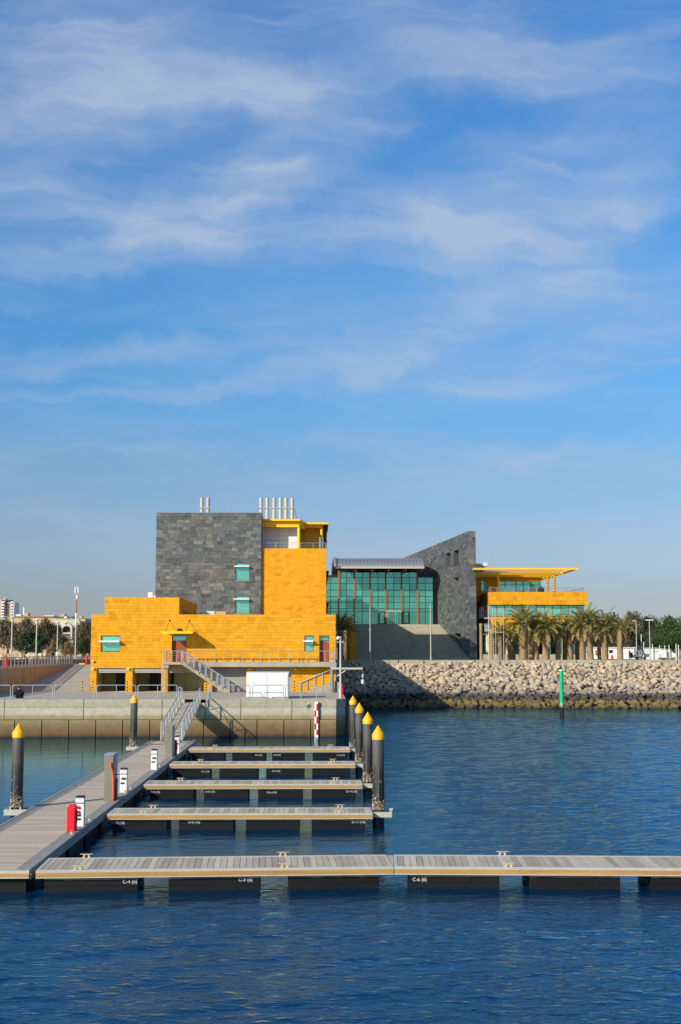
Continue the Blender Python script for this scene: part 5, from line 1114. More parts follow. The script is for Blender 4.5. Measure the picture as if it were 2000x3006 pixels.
def trunk_mesh(seed, h, r0, lean):
    r = random.Random(seed); b = MB(); n = int(h / .16); prof = []
    for i in range(n * 2 + 1):
        z = h * i / (n * 2); rr = r0 * (1.06 - .12 * z / h + .10 * math.exp(-z * 2.2)) * (1 if z < h * .85 else 1 + .25 * (z / h - .85) / .15); prof.append((rr, z))
    b.lathe((0, 0, 0), prof, 14); b.v = [(x + lean * (z / h) ** 1.5, y, z) for x, y, z in b.v]
    c = MB()
    for i in range(n):
        z = h * (i + .5) / n; m_ = 11; rr = r0 * (1.05 - .1 * z / h)
        for j in range(m_):
            a = 2 * PI * (j + (i % 2) * .5) / m_ + r.uniform(-.1, .1); ca, sa = math.cos(a), math.sin(a); x0_ = lean * (z / h) ** 1.5; t = r.uniform(.10, .20) * (r0 / .4); w = .10 * r0 / .4
            c.add([(x0_ + rr * .95 * ca - w * sa, rr * .95 * sa + w * ca, z - .1), (x0_ + rr * .95 * ca + w * sa, rr * .95 * sa - w * ca, z - .1), (x0_ + (rr + t * .55) * ca + w * .5 * sa, (rr + t * .55) * sa - w * .5 * ca, z + t), (x0_ + (rr + t * .55) * ca - w * .5 * sa, (rr + t * .55) * sa + w * .5 * ca, z + t)],
                  [(0, 1, 2, 3)]); 
    return b, c
def palm(px, ptop, Y, wpx, nfr, label, fl=1.0, dry=5, lean=0.0, seed=0, zb=ZL, up=1.0):
    r = random.Random(seed + 100); x = ax(px, Y, 1900); zt = az(ptop, Y); h = zt - zb; r0 = wpx / 2 / 3700 * Y * .98
    t = thing('date_palm', label, 'palm tree', (x, Y, zb), 'date palms on the promenade'); tr, sc = trunk_mesh(seed, h, r0, lean)
    o = Vector((x, Y, zb)); tr.v = [tuple(Vector(q) + o) for q in tr.v]; sc.v = [tuple(Vector(q) + o) for q in sc.v]
    tk = tr.build('trunk', 'trunkpalm', t, smooth=True); sc.build('leaf_bases', 'trunkpalm', tk, kind='stuff')
    top = Vector((x + lean, Y, zt))
    nfr = int(nfr * 1.35); dry = int(dry * 1.5)
    for k in range(nfr + dry):
        isdry = k >= nfr; f = k / max(1, nfr); yaw = k * 2.399 + r.uniform(-.3, .3)
        pitch = -r.uniform(.1, .7) if not isdry else r.uniform(.1, .8); pitch = (-1.25 + 1.45 * f ** .8 + r.uniform(-.12, .12)) * up if not isdry else pitch
        inst((FD[k % 2] if isdry else FR[k % 4]), 'dry_frond' if isdry else 'frond', t, top + Vector((math.cos(yaw) * .12, math.sin(yaw) * .12, r.uniform(-.25, .1))), (fl * 1.22 * r.uniform(.8, 1.1),) * 3, (r.uniform(-.25, .25), pitch, yaw))
P = [(1502, 1868, 163, 21, 20, 'short date palm beside the scaffold ladders', .75, 6, .0), (1536.5, 1834, 161, 23, 34, 'tallest date palm with the highest crown, right of the scaffold ladders', 1.1, 8, .1),
     (1560, 1852, 168, 15, 24, 'slim date palm half hidden behind the tallest palm', .9, 4, .0), (1574, 1850, 162, 17, 30, 'date palm next right of the tallest palm, with a feathery crown', 1.0, 6, -.1),
     (1602.5, 1846, 161, 20, 32, 'thick shaded date palm with a dark green upright crown', 1.05, 5, .1), (1638, 1852, 163, 14, 24, 'slender date palm in front of the open ground floor', .85, 6, .1),
     (1658, 1855, 167, 12, 22, 'thin date palm behind the pair in front of the pavilion middle', .8, 4, .0), (1674, 1848, 163, 17, 22, 'date palm with brownish sparse crown left of the pavilion corner', .8, 8, .0),
     (1695, 1856, 167, 12, 22, 'small date palm behind the pale thick trunk at the pavilion corner', .8, 4, .0), (1710, 1836, 161, 17, 28, 'date palm with straight pale trunk at the right corner of the pavilion', 1.0, 8, .0),
     (1734, 1836, 161, 17, 30, 'date palm just right of the pavilion with long dark fronds to the right', 1.05, 4, -.35), (1760, 1850, 166, 11, 22, 'thin leaning date palm by the orange cabin door', .8, 3, -.1),
     (1776.5, 1846, 161, 17, 32, 'bushy green date palm left of the red hydrant', 1.0, 5, .0), (1821, 1843, 160, 15, 10, 'date palm with a nearly bare crown at the right end of the row', .95, 4, .0)]
for i, q in enumerate(P): palm(q[0], q[1], q[2], q[3], q[4], q[5], q[6], q[7], q[8], seed=i, up=.75 if i == 13 else 1)
palm(1472, 1862, 160.5, 18, 18, 'date palm standing inside the scaffold ladders', .9, 8, 0, 31); palm(1000, 1850, 172, 16, 30, 'dark palm in the shade between the orange building and the stair', 1.0, 4, 0, 40)
for px, py, lab in ((1413, 1830, 'leafless burnt palm stump close to the slate wall'), (1443.5, 1850, 'leafless thin palm trunk behind the pale flagpole')):
    Y = 160; x = ax(px, Y, 1900); h = az(py, Y) - ZL; t = thing('palm_stump', lab, 'palm tree', (x, Y, ZL)); a, c = trunk_mesh(px, h, .19, 0)
    for b in (a, c): b.v = [(p[0] + x, p[1] + Y, p[2] + ZL) for p in b.v]
    a.build('trunk', 'trunkpalm', t, smooth=True); c.build('leaf_bases', 'trunkpalm', t, kind='stuff')
# scaffold ladders round the palm
Y = 159.2; xa = ax(1448.5, Y); t = thing('scaffold', 'light metal scaffold ladder frame among the palms', 'scaffold', (xa + .7, Y, ZL))
for px, py in ((1448.5, 1785), (1456, 1785), (1471.5, 1785), (1479.5, 1785)): MB().tube((ax(px, Y), Y + (.6 if px in (1471.5,) else 0), ZL), (ax(px, Y), Y + (.6 if px in (1471.5,) else 0), az(py, Y)), .04).build('upright', 'alu', t)
for k in range(18): z = ZL + .3 + k * .35; MB().tube((ax(1456, Y), Y, z), (ax(1471.5, Y), Y + .6, z), .022).build('rung', 'alu', t); (MB().tube((ax(1448.5, Y), Y, z), (ax(1456, Y), Y, z), .022).build('rung', 'alu', t) if k < 9 else None)
MB().box(ax(1456, Y), ax(1481, Y), Y - .1, Y + .9, az(1857, Y), az(1855, Y)).build('platform', 'sand', t)
for px, lab in ((1087, 'pale flagpole in front of the left half of the stair'), (1265, 'pale flagpole in front of the right half of the stair'), (1436, 'pale flagpole beside the scaffold ladders')):
    Y = 157.6; x = ax(px, Y); t = thing('flagpole', lab, 'flagpole', (x, Y, ZL), 'bare flagpoles on the promenade'); zt = az(1781, Y)
    MB().tube((x, Y, ZL), (x, Y, zt), .085, .055, n=12).build('pole', 'cream', t, smooth=True); MB().ball((x, Y, zt + .06), .10, n=10, m=6).build('knob', 'alu', t); MB().tube((x, Y, zt - 2.95), (x, Y, zt - 2.75), .11, n=10).build('joint_collar', 'cream', t)
# ------------------------------------------------------------------ hydrants, lamps
def hydrant(px, py, Y, label, zb=ZL, h=.95):
    x = ax(px, Y); t = thing('fire_hydrant', label, 'fire hydrant', (x, Y, zb), 'red fire hydrants')
    MB().lathe((x, Y, zb), [(.2, 0), (.2, .06), (.13, .08), (.13, h * .68), (.18, h * .70), (.18, h * .75), (.15, h * .8), (.09, h * .93), (.03, h)], 12).build('body', 'red', t, smooth=True)
    for s in (-1, 1): MB().tube((x + s * .12, Y, zb + h * .5), (x + s * .21, Y, zb + h * .5), .065, n=10).build('outlet', 'red', t)
hydrant(1008, 1930, 158.3, 'red fire hydrant against the dark gap behind the quay lamp', h=1.1); hydrant(1796.5, 1930, 158, 'red fire hydrant between the palms on the right', h=1.15)
hydrant(19.5, 1950, 118.5, 'red fire hydrant behind the road railing at the left picture edge', h=1.15); hydrant(256, 1934, 153.5, 'red fire hydrant at the top of the ramp beside the building', h=1.15)
for (px, py, Y), l in zip(((34.5, 1808, 158), (107, 1815, 171), (168.5, 1823, 190), (222, 1830, 206)), ('nearest and tallest road lamp post, at the left picture edge', 'road lamp post in front of the dark green tree', 'road lamp post left of the arched villa porch', 'shortest looking road lamp post in front of the radio mast')):
    x = ax(px, Y); zt = az(py, Y); t = thing('street_lamp', l, 'street lamp', (x, Y, ZL), 'road lamp posts')
    MB().tube((x, Y, ZL), (x, Y, zt - .5), .115, .085, n=12).build('pole', 'cream', t, smooth=True); MB().lathe((x, Y, zt - .5), [(.09, -.2), (.15, 0), (.15, .18), (.40, .24), (.38, .29), (.12, .40), (.03, .46)], 14).build('lamp_head', 'offwhite', t, smooth=True)
for px, py, l, two in ((1869.5, 1823, 'single headed street lamp beyond the moored boat', 0), (1908.5, 1820, 'twin headed street lamp left of the white shed', 1)):
    Y = 212; x = ax(px, Y); zt = az(py, Y); t = thing('street_lamp', l, 'street lamp', (x, Y, ZL), 'tall street lamps on the right')
    MB().tube((x, Y, ZL), (x, Y, zt), .09, .06, n=10).build('pole', 'cream', t)
    for s in ((-1, 1) if two else (-1,)): MB().box(min(x, x + s * .62), max(x, x + s * .62), Y - .12, Y + .12, zt - .06, zt + .10).build('lamp_head', 'white', t)
for k, px in enumerate((1883.5, 1888.5, 1916, 1937, 1952, 1964.5, 1985, 1992)):
    Y = 200 + (k % 3) * 6; x = ax(px, Y); o = MB().tube((x, Y, ZL), (x + (.15 if k == 1 else 0), Y, az((1862, 1884, 1890, 1894, 1895, 1894, 1890, 1893)[k], Y)), .06, n=8).build('white_pole', 'white', origin=(x, Y, ZL)); tag(o, ('thin white pole just right of the single headed street lamp', 'leaning thin white pole at the bow of the motor boat', 'thin white pole just right of the twin headed street lamp', 'thin white pole over the left part of the white shed', 'thin white pole over the middle of the white shed', 'thin white pole over the right part of the white shed', 'tall thin white pole at the right end of the white shed', 'thin white pole nearest the right picture edge')[k], 'pole', 'white poles at the boat yard')
t = thing('radio_mast', 'tall red and white radio mast with panel aerials above the villa', 'mast', (ax(222, 320), 320, ZL)); x = ax(222, 320); Ym = 320
for k, (a, b) in enumerate(((1900, 1840), (1840, 1800), (1800, 1760), (1760, 1722))): MB().tube((x, Ym, az(a, Ym)), (x, Ym, az(b, Ym)), .28 - k * .05, .25 - k * .05).build('mast_section', ('rustpaint', 'white', 'rustpaint', 'white')[k], t)
for s in (-.35, .35): MB().box(x + s - .12, x + s + .12, Ym - .4, Ym - .2, az(1742, Ym), az(1724, Ym)).build('panel_aerial', 'white', t)
MB().ball((x + .3, Ym - .3, az(1754, Ym)), .28, n=8).build('dish', 'white', t)
# ------------------------------------------------------------------ trees
def crown_mesh(seed, rx, rz, m, n=2600, leaf=.42, lobes=11, wispy=0.0):
    r = random.Random(seed); b = MB(); L = []
    for k in range(lobes):
        a = r.uniform(0, 2 * PI); d = r.uniform(.15, .72); z = r.uniform(-.55, .62); L.append((Vector((math.cos(a) * d * rx, math.sin(a) * d * rx, z * rz)), r.uniform(.30, .52)))
    for k in range(n):
        c, s = L[r.randrange(lobes)]; v = Vector((r.gauss(0, 1), r.gauss(0, 1), r.gauss(0, 1))).normalized() * (r.random() ** .45)
        p = c + Vector((v.x * s * rx, v.y * s * rx, v.z * s * rz)); q = leaf * r.uniform(.5, 1.2)
        d = (Vector((v.x, v.y, v.z + .4 + wispy * 2)) + Vector((r.gauss(0, .7), r.gauss(0, .7), r.gauss(0, .7)))).normalized(); u = d.cross(Vector((r.gauss(0, 1), r.gauss(0, 1), r.gauss(0, 1)))).normalized()
        ln = q * (1 + wispy * 1.5); w = q * .5 / (1 + wispy)
        b.add([p - u * w, p + d * ln * .5 + u * w * .2 - u * w * .9, p + d * ln, p + u * w + d * ln * .3], [(0, 1, 2, 3)])
    me = b.mesh('crown'); me.materials.append(M[m]); return me
CR = {}
for key, m, wv, lf in (('grey', 'leafgrey', .8, .5), ('dark', 'leafdark', .0, .45), ('green', 'leafgreen', .0, .45), ('brown', 'leafbrown', .9, .45)):
    CR[key] = [crown_mesh(hash_, 1, 1, m, 3000, lf / 4.2, 12, wv) for hash_ in range({'grey': 10, 'dark': 20, 'green': 30, 'brown': 40}[key], {'grey': 13, 'dark': 23, 'green': 33, 'brown': 42}[key])]
def tree(px, ptop, Y, wpx, key, label, name='tree', group='trees beyond the marina', pbot=None, zb=ZL, seed=0):
    r = random.Random(int(px * 7 + ptop)); s = Y / 3700; x = ax(px, Y); zt = az(ptop, Y); rx = wpx * s / 2; zlow = zb + (zt - zb) * .12 if pbot is None else az(pbot, Y); cz = (zt + zlow) / 2; rz = (zt - zlow) / 2
    t = thing(name, label, 'tree', (x, Y, zb), group); b = MB(); h = zt - zb
    b.tube((x, Y, zb - .3), (x + h * .03, Y, zb + h * .35), .045 * h ** .7 + .1, .03 * h ** .7 + .07, n=7)
    for k in range(5): a = r.uniform(0, 6.28); b.tube((x + h * .03, Y, zb + h * .3), (x + math.cos(a) * rx * .6, Y + math.sin(a) * rx * .6, cz + r.uniform(-.2, .5) * rz), .08 + .01 * h, .03, n=5)
    b.build('trunk', 'bark', t); k = CR[key]
    inst(k[r.randrange(len(k))], 'crown', t, (x, Y, cz), (rx * 1.08, rx * 1.0, rz * 1.05), (0, 0, r.uniform(0, 6.28)))
for q in ((22, 1820, 262, 130, 'grey', 'grey brown tamarisk at the left picture edge, in front of the tower block'), (78, 1818, 285, 100, 'grey', 'grey brown tamarisk behind the dark green tree'), (88, 1853, 240, 92, 'dark', 'dense dark green tree behind the road lamps'),
          (138, 1818, 275, 72, 'grey', 'grey tamarisk left of the villa'), (166, 1830, 290, 40, 'grey', 'narrow grey tamarisk touching the villa wall'), (248, 1824, 262, 66, 'grey', 'grey brown tamarisk beside the orange building'), (262, 1822, 300, 40, 'dark', 'dark tree top above the tamarisk beside the orange building'),
          (118, 1866, 270, 60, 'dark', 'dark shaded tree between the road lamps'), (242, 1872, 245, 56, 'dark', 'dark green lower tree beside the orange building'),
          (8, 1815, 330, 40, 'dark', 'dark tree beneath the tower block')): tree(q[0], q[1], q[2], q[3], q[4], q[5], group='trees behind the road')
for q in ((153, 1876, 232, 30, 'brown', 'reddish brown dry bush behind the walking people'), (208, 1880, 225, 42, 'brown', 'straw coloured dry bush below the villa'), (190, 1868, 260, 40, 'dark', 'dark low shrub under the villa porch')): tree(*q, name='bush', group='bushes behind the road')
for q in ((1750, 1815, 300, 70, 'dark', 'dark tree behind the palms right of the pavilion'), (1800, 1806, 290, 80, 'dark', 'tall dark tree behind the bushy palm'), (1845, 1800, 285, 80, 'grey', 'brownish tree with a bare forked trunk right of the palm row'), (1868, 1803, 300, 66, 'dark', 'dark pointed tree behind the single street lamp'),
          (1893, 1808, 310, 70, 'dark', 'dark tree behind the twin street lamp'), (1915, 1812, 320, 60, 'grey', 'grey green tree behind the twin street lamp'), (1945, 1815, 280, 90, 'green', 'broad green tree behind the white shed'), (1985, 1808, 300, 90, 'dark', 'tall dark green tree at the right picture edge'),
          (1975, 1850, 250, 80, 'green', 'lower bright green tree right of the white shed'), (1925, 1858, 262, 70, 'green', 'lower green tree behind the white shed'), (1897, 1880, 235, 26, 'dark', 'small dark tree beside the twin street lamp'), (1830, 1850, 310, 90, 'dark', 'low dark tree behind the white cabins'),
          (2030, 1815, 290, 90, 'green', 'green tree cut by the right picture edge'), (1705, 1830, 320, 80, 'dark', 'dark tree seen through the open ground floor of the pavilion'), (1780, 1850, 330, 90, 'grey', 'low brownish tree behind the thin leaning palm')): tree(*q, group='trees behind the boat yard')
# ------------------------------------------------------------------ town on the left
def block(name, label, cat, px0, px1, ptop, Y, dep, m, zb=ZL): 
    x0, x1 = ax(px0, Y), ax(px1, Y); t = thing(name, label, cat, ((x0 + x1) / 2, Y + dep / 2, zb)); MB().box(x0, x1, Y, Y + dep, zb, az(ptop, Y)).build('wall', m, t); return t
Y = 620; s = Y / 3700
t = block('apartment_tower', 'far pinkish apartment tower with stacked balconies at the left picture edge', 'building', 14, 31, 1767, Y, 12, 'pinkrender'); MB().box(ax(-14, Y - 1), ax(13.5, Y), Y - 1, Y + 12, ZL, az(1760, Y)).build('stair_core', 'pinkrender', t)
MB().box(ax(31.2, Y), ax(38, Y), Y + .5, Y + 11, ZL, az(1768, Y)).build('side_bay', 'offwhite', t); MB().ball((ax(8, Y), Y + 3, az(1759, Y)), .9, n=10).build('roof_tank', 'beige', t)
for k in range(8):
    z = az(1826 - k * 8.2, Y)
    for a, b in ((3, 12), (31.5, 38.5)): MB().box(ax(a, Y), ax(b, Y), Y - 2.0, Y - 1.1, z - .5, z + .35).build('balcony', 'offwhite', t); MB().box(ax(a + 1, Y), ax(b - 1, Y), Y - 1.06, Y - 1.02, z + .36, z + 1.0).build('window', 'dark', t)
    for a in (16.5, 22): MB().box(ax(a, Y), ax(a + 2.4, Y), Y - .06, Y - .01, z - .1, z + .7).build('window', 'dark', t)
Y = 380
t = block('beige_house', 'wide beige walled house behind the tamarisks', 'building', 10, 155, 1810, Y, 20, 'beige')
MB().box(ax(69, Y), ax(128, Y), Y - .4, Y - .02, ZL, az(1820, Y)).build('front_bay', 'beige', t); MB().box(ax(8, Y), ax(156, Y), Y - .5, Y + 20, az(1810.5, Y) + .01, az(1809, Y)).build('parapet', 'beige', t)
for a, b, p in ((59, 71, 1799), (166, 180, 1801)): MB().box(ax(a, Y), ax(b, Y), Y + 4, Y + 7, az(1809, Y), az(p, Y)).build('roof_tank_room', 'beige', t)
MB().box(ax(37, Y), ax(52, Y), Y + 3, Y + 8, az(1809, Y), az(1803, Y)).box(ax(120, Y), ax(152, Y), Y + 3, Y + 8, az(1809, Y), az(1806, Y)).build('roof_room', 'offwhite', t)
for a, b in ((93, 96), (136, 139), (140, 144)): MB().box(ax(a, Y), ax(b, Y), Y - .5, Y - .42, az(1846, Y), az(1838, Y)).build('window', 'dark', t)
MB().tube((ax(56.5, Y), Y + 5, az(1809, Y)), (ax(56.5, Y), Y + 5, az(1781, Y)), .2).build('aerial_pole', 'white', t)
Y = 338
t = block('villa', 'cream villa with an arched porch and a row of satellite dishes on its roof', 'building', 153, 249, 1816, Y, 14, 'cremerender')
xm = ax(196.5, Y); rr_ = ax(209, Y) - xm; zs_ = az(1849, Y); zap = az(1838, Y); ar = []
poly = [(xm - rr_ * 1.35, Y - 1.2, az(1878, Y)), (xm - rr_ * 1.35, Y - 1.2, az(1838, Y)), (xm, Y - 1.2, az(1824.5, Y)), (xm + rr_ * 1.35, Y - 1.2, az(1838, Y)), (xm + rr_ * 1.35, Y - 1.2, az(1878, Y)), (xm + rr_ * .98, Y - 1.2, az(1878, Y))]
poly += [(xm + rr_ * .98 * math.cos(a), Y - 1.2, zs_ + (zap - zs_) * math.sin(a)) for a in [PI * i / 10 for i in range(11)]] + [(xm - rr_ * .98, Y - 1.2, az(1878, Y))]
MB().ext(poly, (0, 1.1, 0)).build('porch_arch', 'cremerender', t)
MB().box(xm - rr_ * .9, xm + rr_ * .9, Y - .08, Y - .01, az(1856, Y), az(1841, Y)).build('balcony_door', 'dark', t); MB().box(xm - rr_, xm + rr_, Y - 1.0, Y - .1, az(1861, Y), az(1857, Y)).build('balcony', 'cremerender', t)
MB().ball((xm, Y - 1.25, az(1831, Y)), .22, (1, .3, 1), 10, 6).build('round_vent', 'dark', t)
for px in (186.5, 194.5, 206, 214.5): MB().ball((ax(px, Y), Y + 2, az(1813.5, Y)), .42, (1, .35, 1), 12, 8).build('satellite_dish', 'offwhite' if px == 186.5 else 'dark', t)
for a, b, p0, p1 in ((172, 174.5, 1868, 1876), (176, 178.5, 1868, 1876), (215, 217, 1845, 1854), (216, 219, 1866, 1876), (240, 243, 1826, 1834), (170, 176, 1840, 1850)): MB().box(ax(a, Y), ax(b, Y), Y - .08, Y - .01, az(p1, Y), az(p0, Y)).build('window', 'dark', t)
MB().box(ax(159, Y), ax(250, Y), Y - .3, Y + 14, az(1816, Y) + .01, az(1814.8, Y)).build('parapet', 'cremerender', t); MB().box(ax(225, Y), ax(233, Y), Y + 3, Y + 6, az(1814.8, Y), az(1808, Y)).build('roof_tank', 'beige', t)
Y = 305; t = thing('boundary_wall', 'low yellowish boundary wall running behind the trees', 'wall', (ax(130, Y), Y, ZL))
for k in range(13): MB().box(ax(-10 + k * 22, Y), ax(11.6 + k * 22, Y), Y, Y + .3, ZL - .2, az((1892, 1894, 1893)[k % 3], Y)).build('wall_panel', 'beige', t)
rb = random.Random(9)
for k, (px, w) in enumerate(((8, 34), (26, 30), (44, 26), (58, 30), (72, 30), (88, 26), (104, 24), (118, 26), (134, 24), (-8, 30), (36, 22), (96, 22))):
    Y = 178 + (k % 3) * 5; s = w / 3700 * Y * 1.0; me = RK[k % 9].copy(); me.materials.clear(); me.materials.append(M['boulder']); o = bpy.data.objects.new('pale_boulder', me); COL.objects.link(o)
    o.location = (ax(px, Y), Y, ZL + .52); o.scale = (s, s, 1.95); o.rotation_euler = (rb.uniform(-.3, .3), rb.uniform(-.3, .3), rb.uniform(0, 6)); tag(o, ('pale boulder left of the nearest road lamp', 'pale boulder behind the red hydrant at the left edge', 'wide pale boulder just right of the nearest road lamp', 'pale boulder under the left half of the dark green tree', 'pale boulder under the middle of the dark green tree', 'pale boulder just left of the second road lamp', 'pale boulder behind the second road lamp', 'pale boulder right of the second road lamp', 'pale boulder beside the walking people', 'pale boulder cut by the left picture edge', 'low pale boulder behind the nearest road lamp', 'small pale boulder left of the second road lamp')[k], 'boulder', 'pale boulders along the road')
k_ = thing('road_kerb', 'kerb at the top of the ramp painted black and yellow', 'kerb', (-25, 152.5, ZL))
for j in range(12): MB().box(WX + .2 + j * .72, WX + .2 + j * .72 + .70, 152.2, 152.6, ZL, ZL + .17).build('kerb_block', 'yellowcap' if j % 2 == 0 and j < 8 else 'black', k_)
rb_ = thing('road_barrier', 'long dark rubber barrier beyond the road railing', 'barrier', (-33, 156, ZL))
for j in range(20): MB().box(-36.9, -36.5, 100.4 + j * 3.1, 103.4 + j * 3.1, ZL, ZL + .55).build('barrier_block', 'black', rb_)
for j in range(10): MB().box(-36.4 + j * 1.9, -34.6 + j * 1.9, 163.2, 163.6, ZL, ZL + .55).build('barrier_block', 'black', rb_)
# ------------------------------------------------------------------ boat yard on the right
Y = 230; t = block('site_cabin', 'long white site cabins behind the palm row', 'cabin', 1716, 1812, 1902, Y, 3, 'white')
MB().box(ax(1714, Y), ax(1814, Y), Y - .15, Y + 3.1, az(1902, Y) + .003, az(1899.5, Y)).build('roof', 'offwhite', t)
for a, b, m in ((1722, 1727, 'dark'), (1788, 1799, 'dark'), (1748, 1754, 'rustpaint')): MB().box(ax(a, Y), ax(b, Y), Y - .06, Y - .01, az(1917 if m == 'dark' else 1924, Y), az(1908, Y)).build('window' if m == 'dark' else 'door', m, t)
t = block('site_cabin', 'white site cabin with a dark end door left of the boat', 'cabin', 1829, 1868, 1903, 226, 3, 'white'); Y = 226
MB().box(ax(1827, Y), ax(1869, Y), Y - .15, Y + 3.1, az(1903, Y) + .003, az(1900, Y)).build('roof', 'offwhite', t); MB().box(ax(1846, Y), ax(1850, Y), Y - .06, Y - .01, ZL + .1, az(1910, Y)).build('door', 'dark', t); MB().box(ax(1860.5, Y), ax(1867.5, Y), Y - .06, Y - .01, ZL + .3, az(1904, Y)).build('side_door', 'galv', t)
Y = 216; x0, x1 = ax(1912, Y), ax(1986, Y); zt, ze_ = az(1902, Y), az(1909, Y)
t = thing('boat_shed', 'white boat shed with a sloping roof at the right', 'shed', ((x0 + x1) / 2, Y, ZL)); xm2 = ax(1968, Y)
MB().ext([(x0, Y, ZL), (xm2, Y, ZL), (xm2, Y, ze_ + .05), (x0 + .6, Y, zt), (x0, Y, zt - .1)], (0, 5, 0)).ext([(xm2 + .01, Y + .3, ZL), (x1, Y + .3, ZL), (x1, Y + .3, az(1921, Y)), (xm2 + .01, Y + .3, ze_)], (0, 4, 0)).build('wall', 'white', t)
MB().ext([(x0 - .1, Y - .2, zt - .05), (x0 + .6, Y - .2, zt + .06), (xm2 + .1, Y - .2, ze_ + .12), (xm2 + .1, Y - .2, ze_ + .06), (x0 + .6, Y - .2, zt + .003)], (0, 5.4, 0)).build('roof', 'offwhite', t)
MB().box(ax(1960, Y), ax(1965.5, Y), Y - .05, Y - .01, ZL, az(1914, Y)).build('door', 'dark', t)
for k in range(4): MB().box(ax(1917 + k * 4, Y), ax(1919 + k * 4, Y), Y - .04, Y - .01, az(1914, Y), az(1910, Y)).build('window', 'galv', t)
def boat(px0, px1, ptop, pbot, Y, label, motor=True):
    x0, x1 = ax(px0, Y), ax(px1, Y); zt, zb = az(ptop, Y), az(pbot, Y); L = x1 - x0; t = thing('boat', label, 'boat', ((x0 + x1) / 2, Y, ZL)); b = MB(); n = 10; v = []
    for i in range(n + 1):
        f = i / n; w = .95 * (1 - max(0, (f - .55) / .45) ** 2.2) + .02; sh = (zt - zb) * (.72 + .35 * f ** 2); k0 = zb + (zt - zb) * .5 * max(0, (f - .6) / .4) ** 2; x = x0 + L * f
        v += [(x, Y - w, zb + sh), (x, Y - w * .82, zb + (zt - zb) * .3 + k0 * 0), (x, Y, k0), (x, Y + w * .82, zb + (zt - zb) * .3), (x, Y + w, zb + sh)]
    f_ = [(i * 5 + j, i * 5 + j + 1, (i + 1) * 5 + j + 1, (i + 1) * 5 + j) for i in range(n) for j in range(4)] + [(i * 5, (i + 1) * 5, (i + 1) * 5 + 4, i * 5 + 4) for i in range(n)] + [(0, 4, 3, 2, 1)]
    b.add(v, f_).build('hull', 'white', t, smooth=True); MB().tube(*[Vector((q[0], q[1] - .02, q[2])) for q in (v[0], v[45])], .05).build('rubbing_strake', 'sand', t)
    for f in (.25, .7): MB().box(x0 + L * f - .1, x0 + L * f + .1, Y - .6, Y + .6, ZL, zb + .25).build('cradle', 'dark', t)
    if motor: MB().box(x0 - .35, x0 - .02, Y - .2, Y + .2, zt - .5, zt + .25).tube((x0 - .2, Y, zt - .5), (x0 - .2, Y, zb - .1), .09).build('outboard_motor', 'black', t); MB().box(x0 + L * .45, x0 + L * .7, Y - .4, Y + .4, zt - .1, zt + .35).build('console', 'offwhite', t)
    return t
boat(1857, 1906, 1920, 1931.5, 208, 'white open motor boat with its bow to the right standing ashore'); boat(1934, 1992, 1929, 1936, 204, 'low white dinghy ashore in front of the white shed', False)
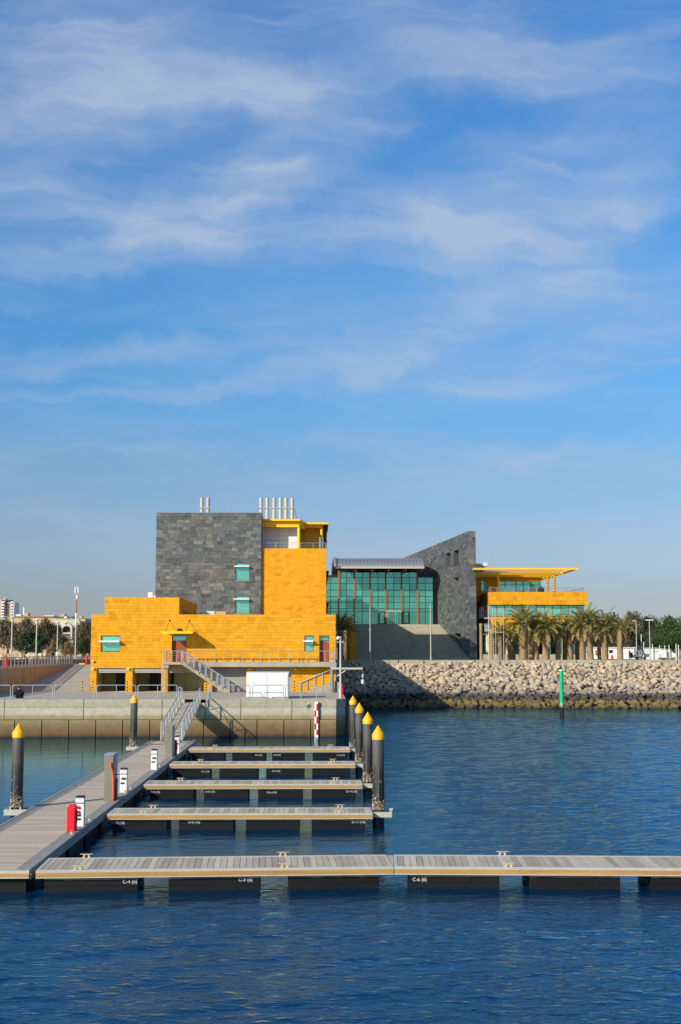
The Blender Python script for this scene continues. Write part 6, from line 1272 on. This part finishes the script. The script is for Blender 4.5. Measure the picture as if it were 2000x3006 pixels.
# ------------------------------------------------------------------ people
def person(name, label, loc, yaw, top, legs, seated=False, hair=True, h=1.74):
    V, E, Rr = [], [], []
    def n(x, y, z, r, par=None):
        V.append((x, y, z)); Rr.append(r)
        if par is not None: E.append((par, len(V) - 1))
        return len(V) - 1
    k = h / 1.74
    if not seated:
        pel = n(0, 0, .95, .15); ch = n(0, .01, 1.25, .155, pel); sh = n(0, 0, 1.42, .12, ch); nk = n(0, .01, 1.50, .055, sh); hd = n(0, .02, 1.58, .075, nk); hd2 = n(0, .03, 1.66, .095, hd); n(0, .02, 1.72, .07, hd2)
        for s, st in ((-1, .14), (1, -.12)):
            a = n(s * .10, .0, .86, .10, pel); b = n(s * .11, st * .7, .48, .068, a); c = n(s * .11, st * .9 - .05, .09, .045, b); n(s * .12, st * .9 + .10, .04, .04, c)
            a = n(s * .19, 0, 1.40, .06, sh); b = n(s * .25, -st * .6 - .02, 1.13, .045, a); c = n(s * .25, -st * 1.0 + .06, .90, .034, b); n(s * .25, -st * 1.1 + .10, .80, .035, c)
        zleg, zhead = .93, 1.49
    else:
        pel = n(0, 0, .16, .17); ch = n(0, .06, .42, .19, pel); sh = n(0, .12, .60, .15, ch); nk = n(0, .16, .69, .06, sh); hd = n(0, .19, .76, .08, nk); hd2 = n(0, .21, .84, .098, hd); n(0, .20, .90, .07, hd2)
        for s in (-1, 1):
            a = n(s * .14, .08, .16, .11, pel); b = n(s * .22, .42, .44, .075, a); c = n(s * .18, .62, .10, .05, b); n(s * .18, .75, .05, .045, c)
            a = n(s * .25, .12, .56, .085, sh); b = n(s * .34, .22, .34, .065, a); c = n(s * .20, .44, .36, .045, b); n(s * .12, .50, .38, .04, c)
        zleg, zhead = .25, .70
    me = bpy.data.meshes.new('body'); me.from_pydata([Vector(v) * k for v in V], E, []); o = bpy.data.objects.new('tmp', me); COL.objects.link(o)
    md = o.modifiers.new('s', 'SKIN'); md.use_smooth_shade = True; sv = me.skin_vertices[0].data
    for i, r in enumerate(Rr): sv[i].radius = (r * k, r * k)
    sv[0].use_root = True; o.modifiers.new('d', 'SUBSURF').levels = 1; bpy.context.view_layer.update()
    bme = bpy.data.meshes.new_from_object(o.evaluated_get(bpy.context.evaluated_depsgraph_get())); bpy.data.objects.remove(o); bme.name = 'body'
    bme.materials.clear()
    for m in ('skin', top, legs): bme.materials.append(M[m])
    for p in bme.polygons: z = p.center.z / k; x = abs(p.center.x) / k; p.material_index = 0 if z > zhead or (not seated and x > .2 and z < .92) else (1 if z > zleg else 2); p.use_smooth = True
    t = thing(name, label, 'person', loc); R_ = Matrix.Rotation(yaw, 4, 'Z'); t.rotation_euler = (0, 0, yaw); b = inst(bme, 'body', t, loc)
    hz, hy = (1.655, .012) if not seated else (.845, .19); hm = MB().ball((0, hy * k, (hz + .03) * k), .103 * k, (1, 1.0, .95), 12, 8)
    hm = hm.mesh('hair'); hm.materials.append(M['hair']); q = inst(hm, 'hair', t, loc)
    nz = MB().ball((0, (hy + .115) * k, (hz - .03) * k), .02, n=6, m=4).mesh('nose'); nz.materials.append(M['skin']); inst(nz, 'nose', t, loc); return t
M['brownshirt'] = mat('brown_shirt', (.085, .045, .032), .9, .1); M['jeans'] = mat('blue_grey_trousers', (.10, .13, .17), .9, .1); M['whiteshirt'] = mat('white_shirt', (.62, .61, .58), .9, .05); M['blackcloth'] = mat('black_jacket', (.010, .010, .011), .85, .2)
Yp = 152
person('person', 'walking person in a brown shirt seen behind the road railing', (ax(150, 150), 150.5, ZL), .2, 'brownshirt', 'jeans'); person('person', 'walking person in black close beside the one in brown', (ax(157, 151), 151, ZL), -.1, 'blackcloth', 'jeans')
person('person', 'walking person in white on the road, a step right of the other two', (ax(169, 152), 152, ZL), -.5, 'whiteshirt', 'whiteshirt')
p_ = person('person', 'person in a black jacket sitting on the quay edge with back turned', (ax(57, 99.5), 99.55, ZQ - .03), 0, 'blackcloth', 'blackcloth', True, h=1.95)
MB().lathe((ax(57, 99.5), 99.55 + .14, ZQ - .03 + .735), [(.10, 0), (.085, .04), (.07, .055)], 12).build('collar', 'galv', p_)
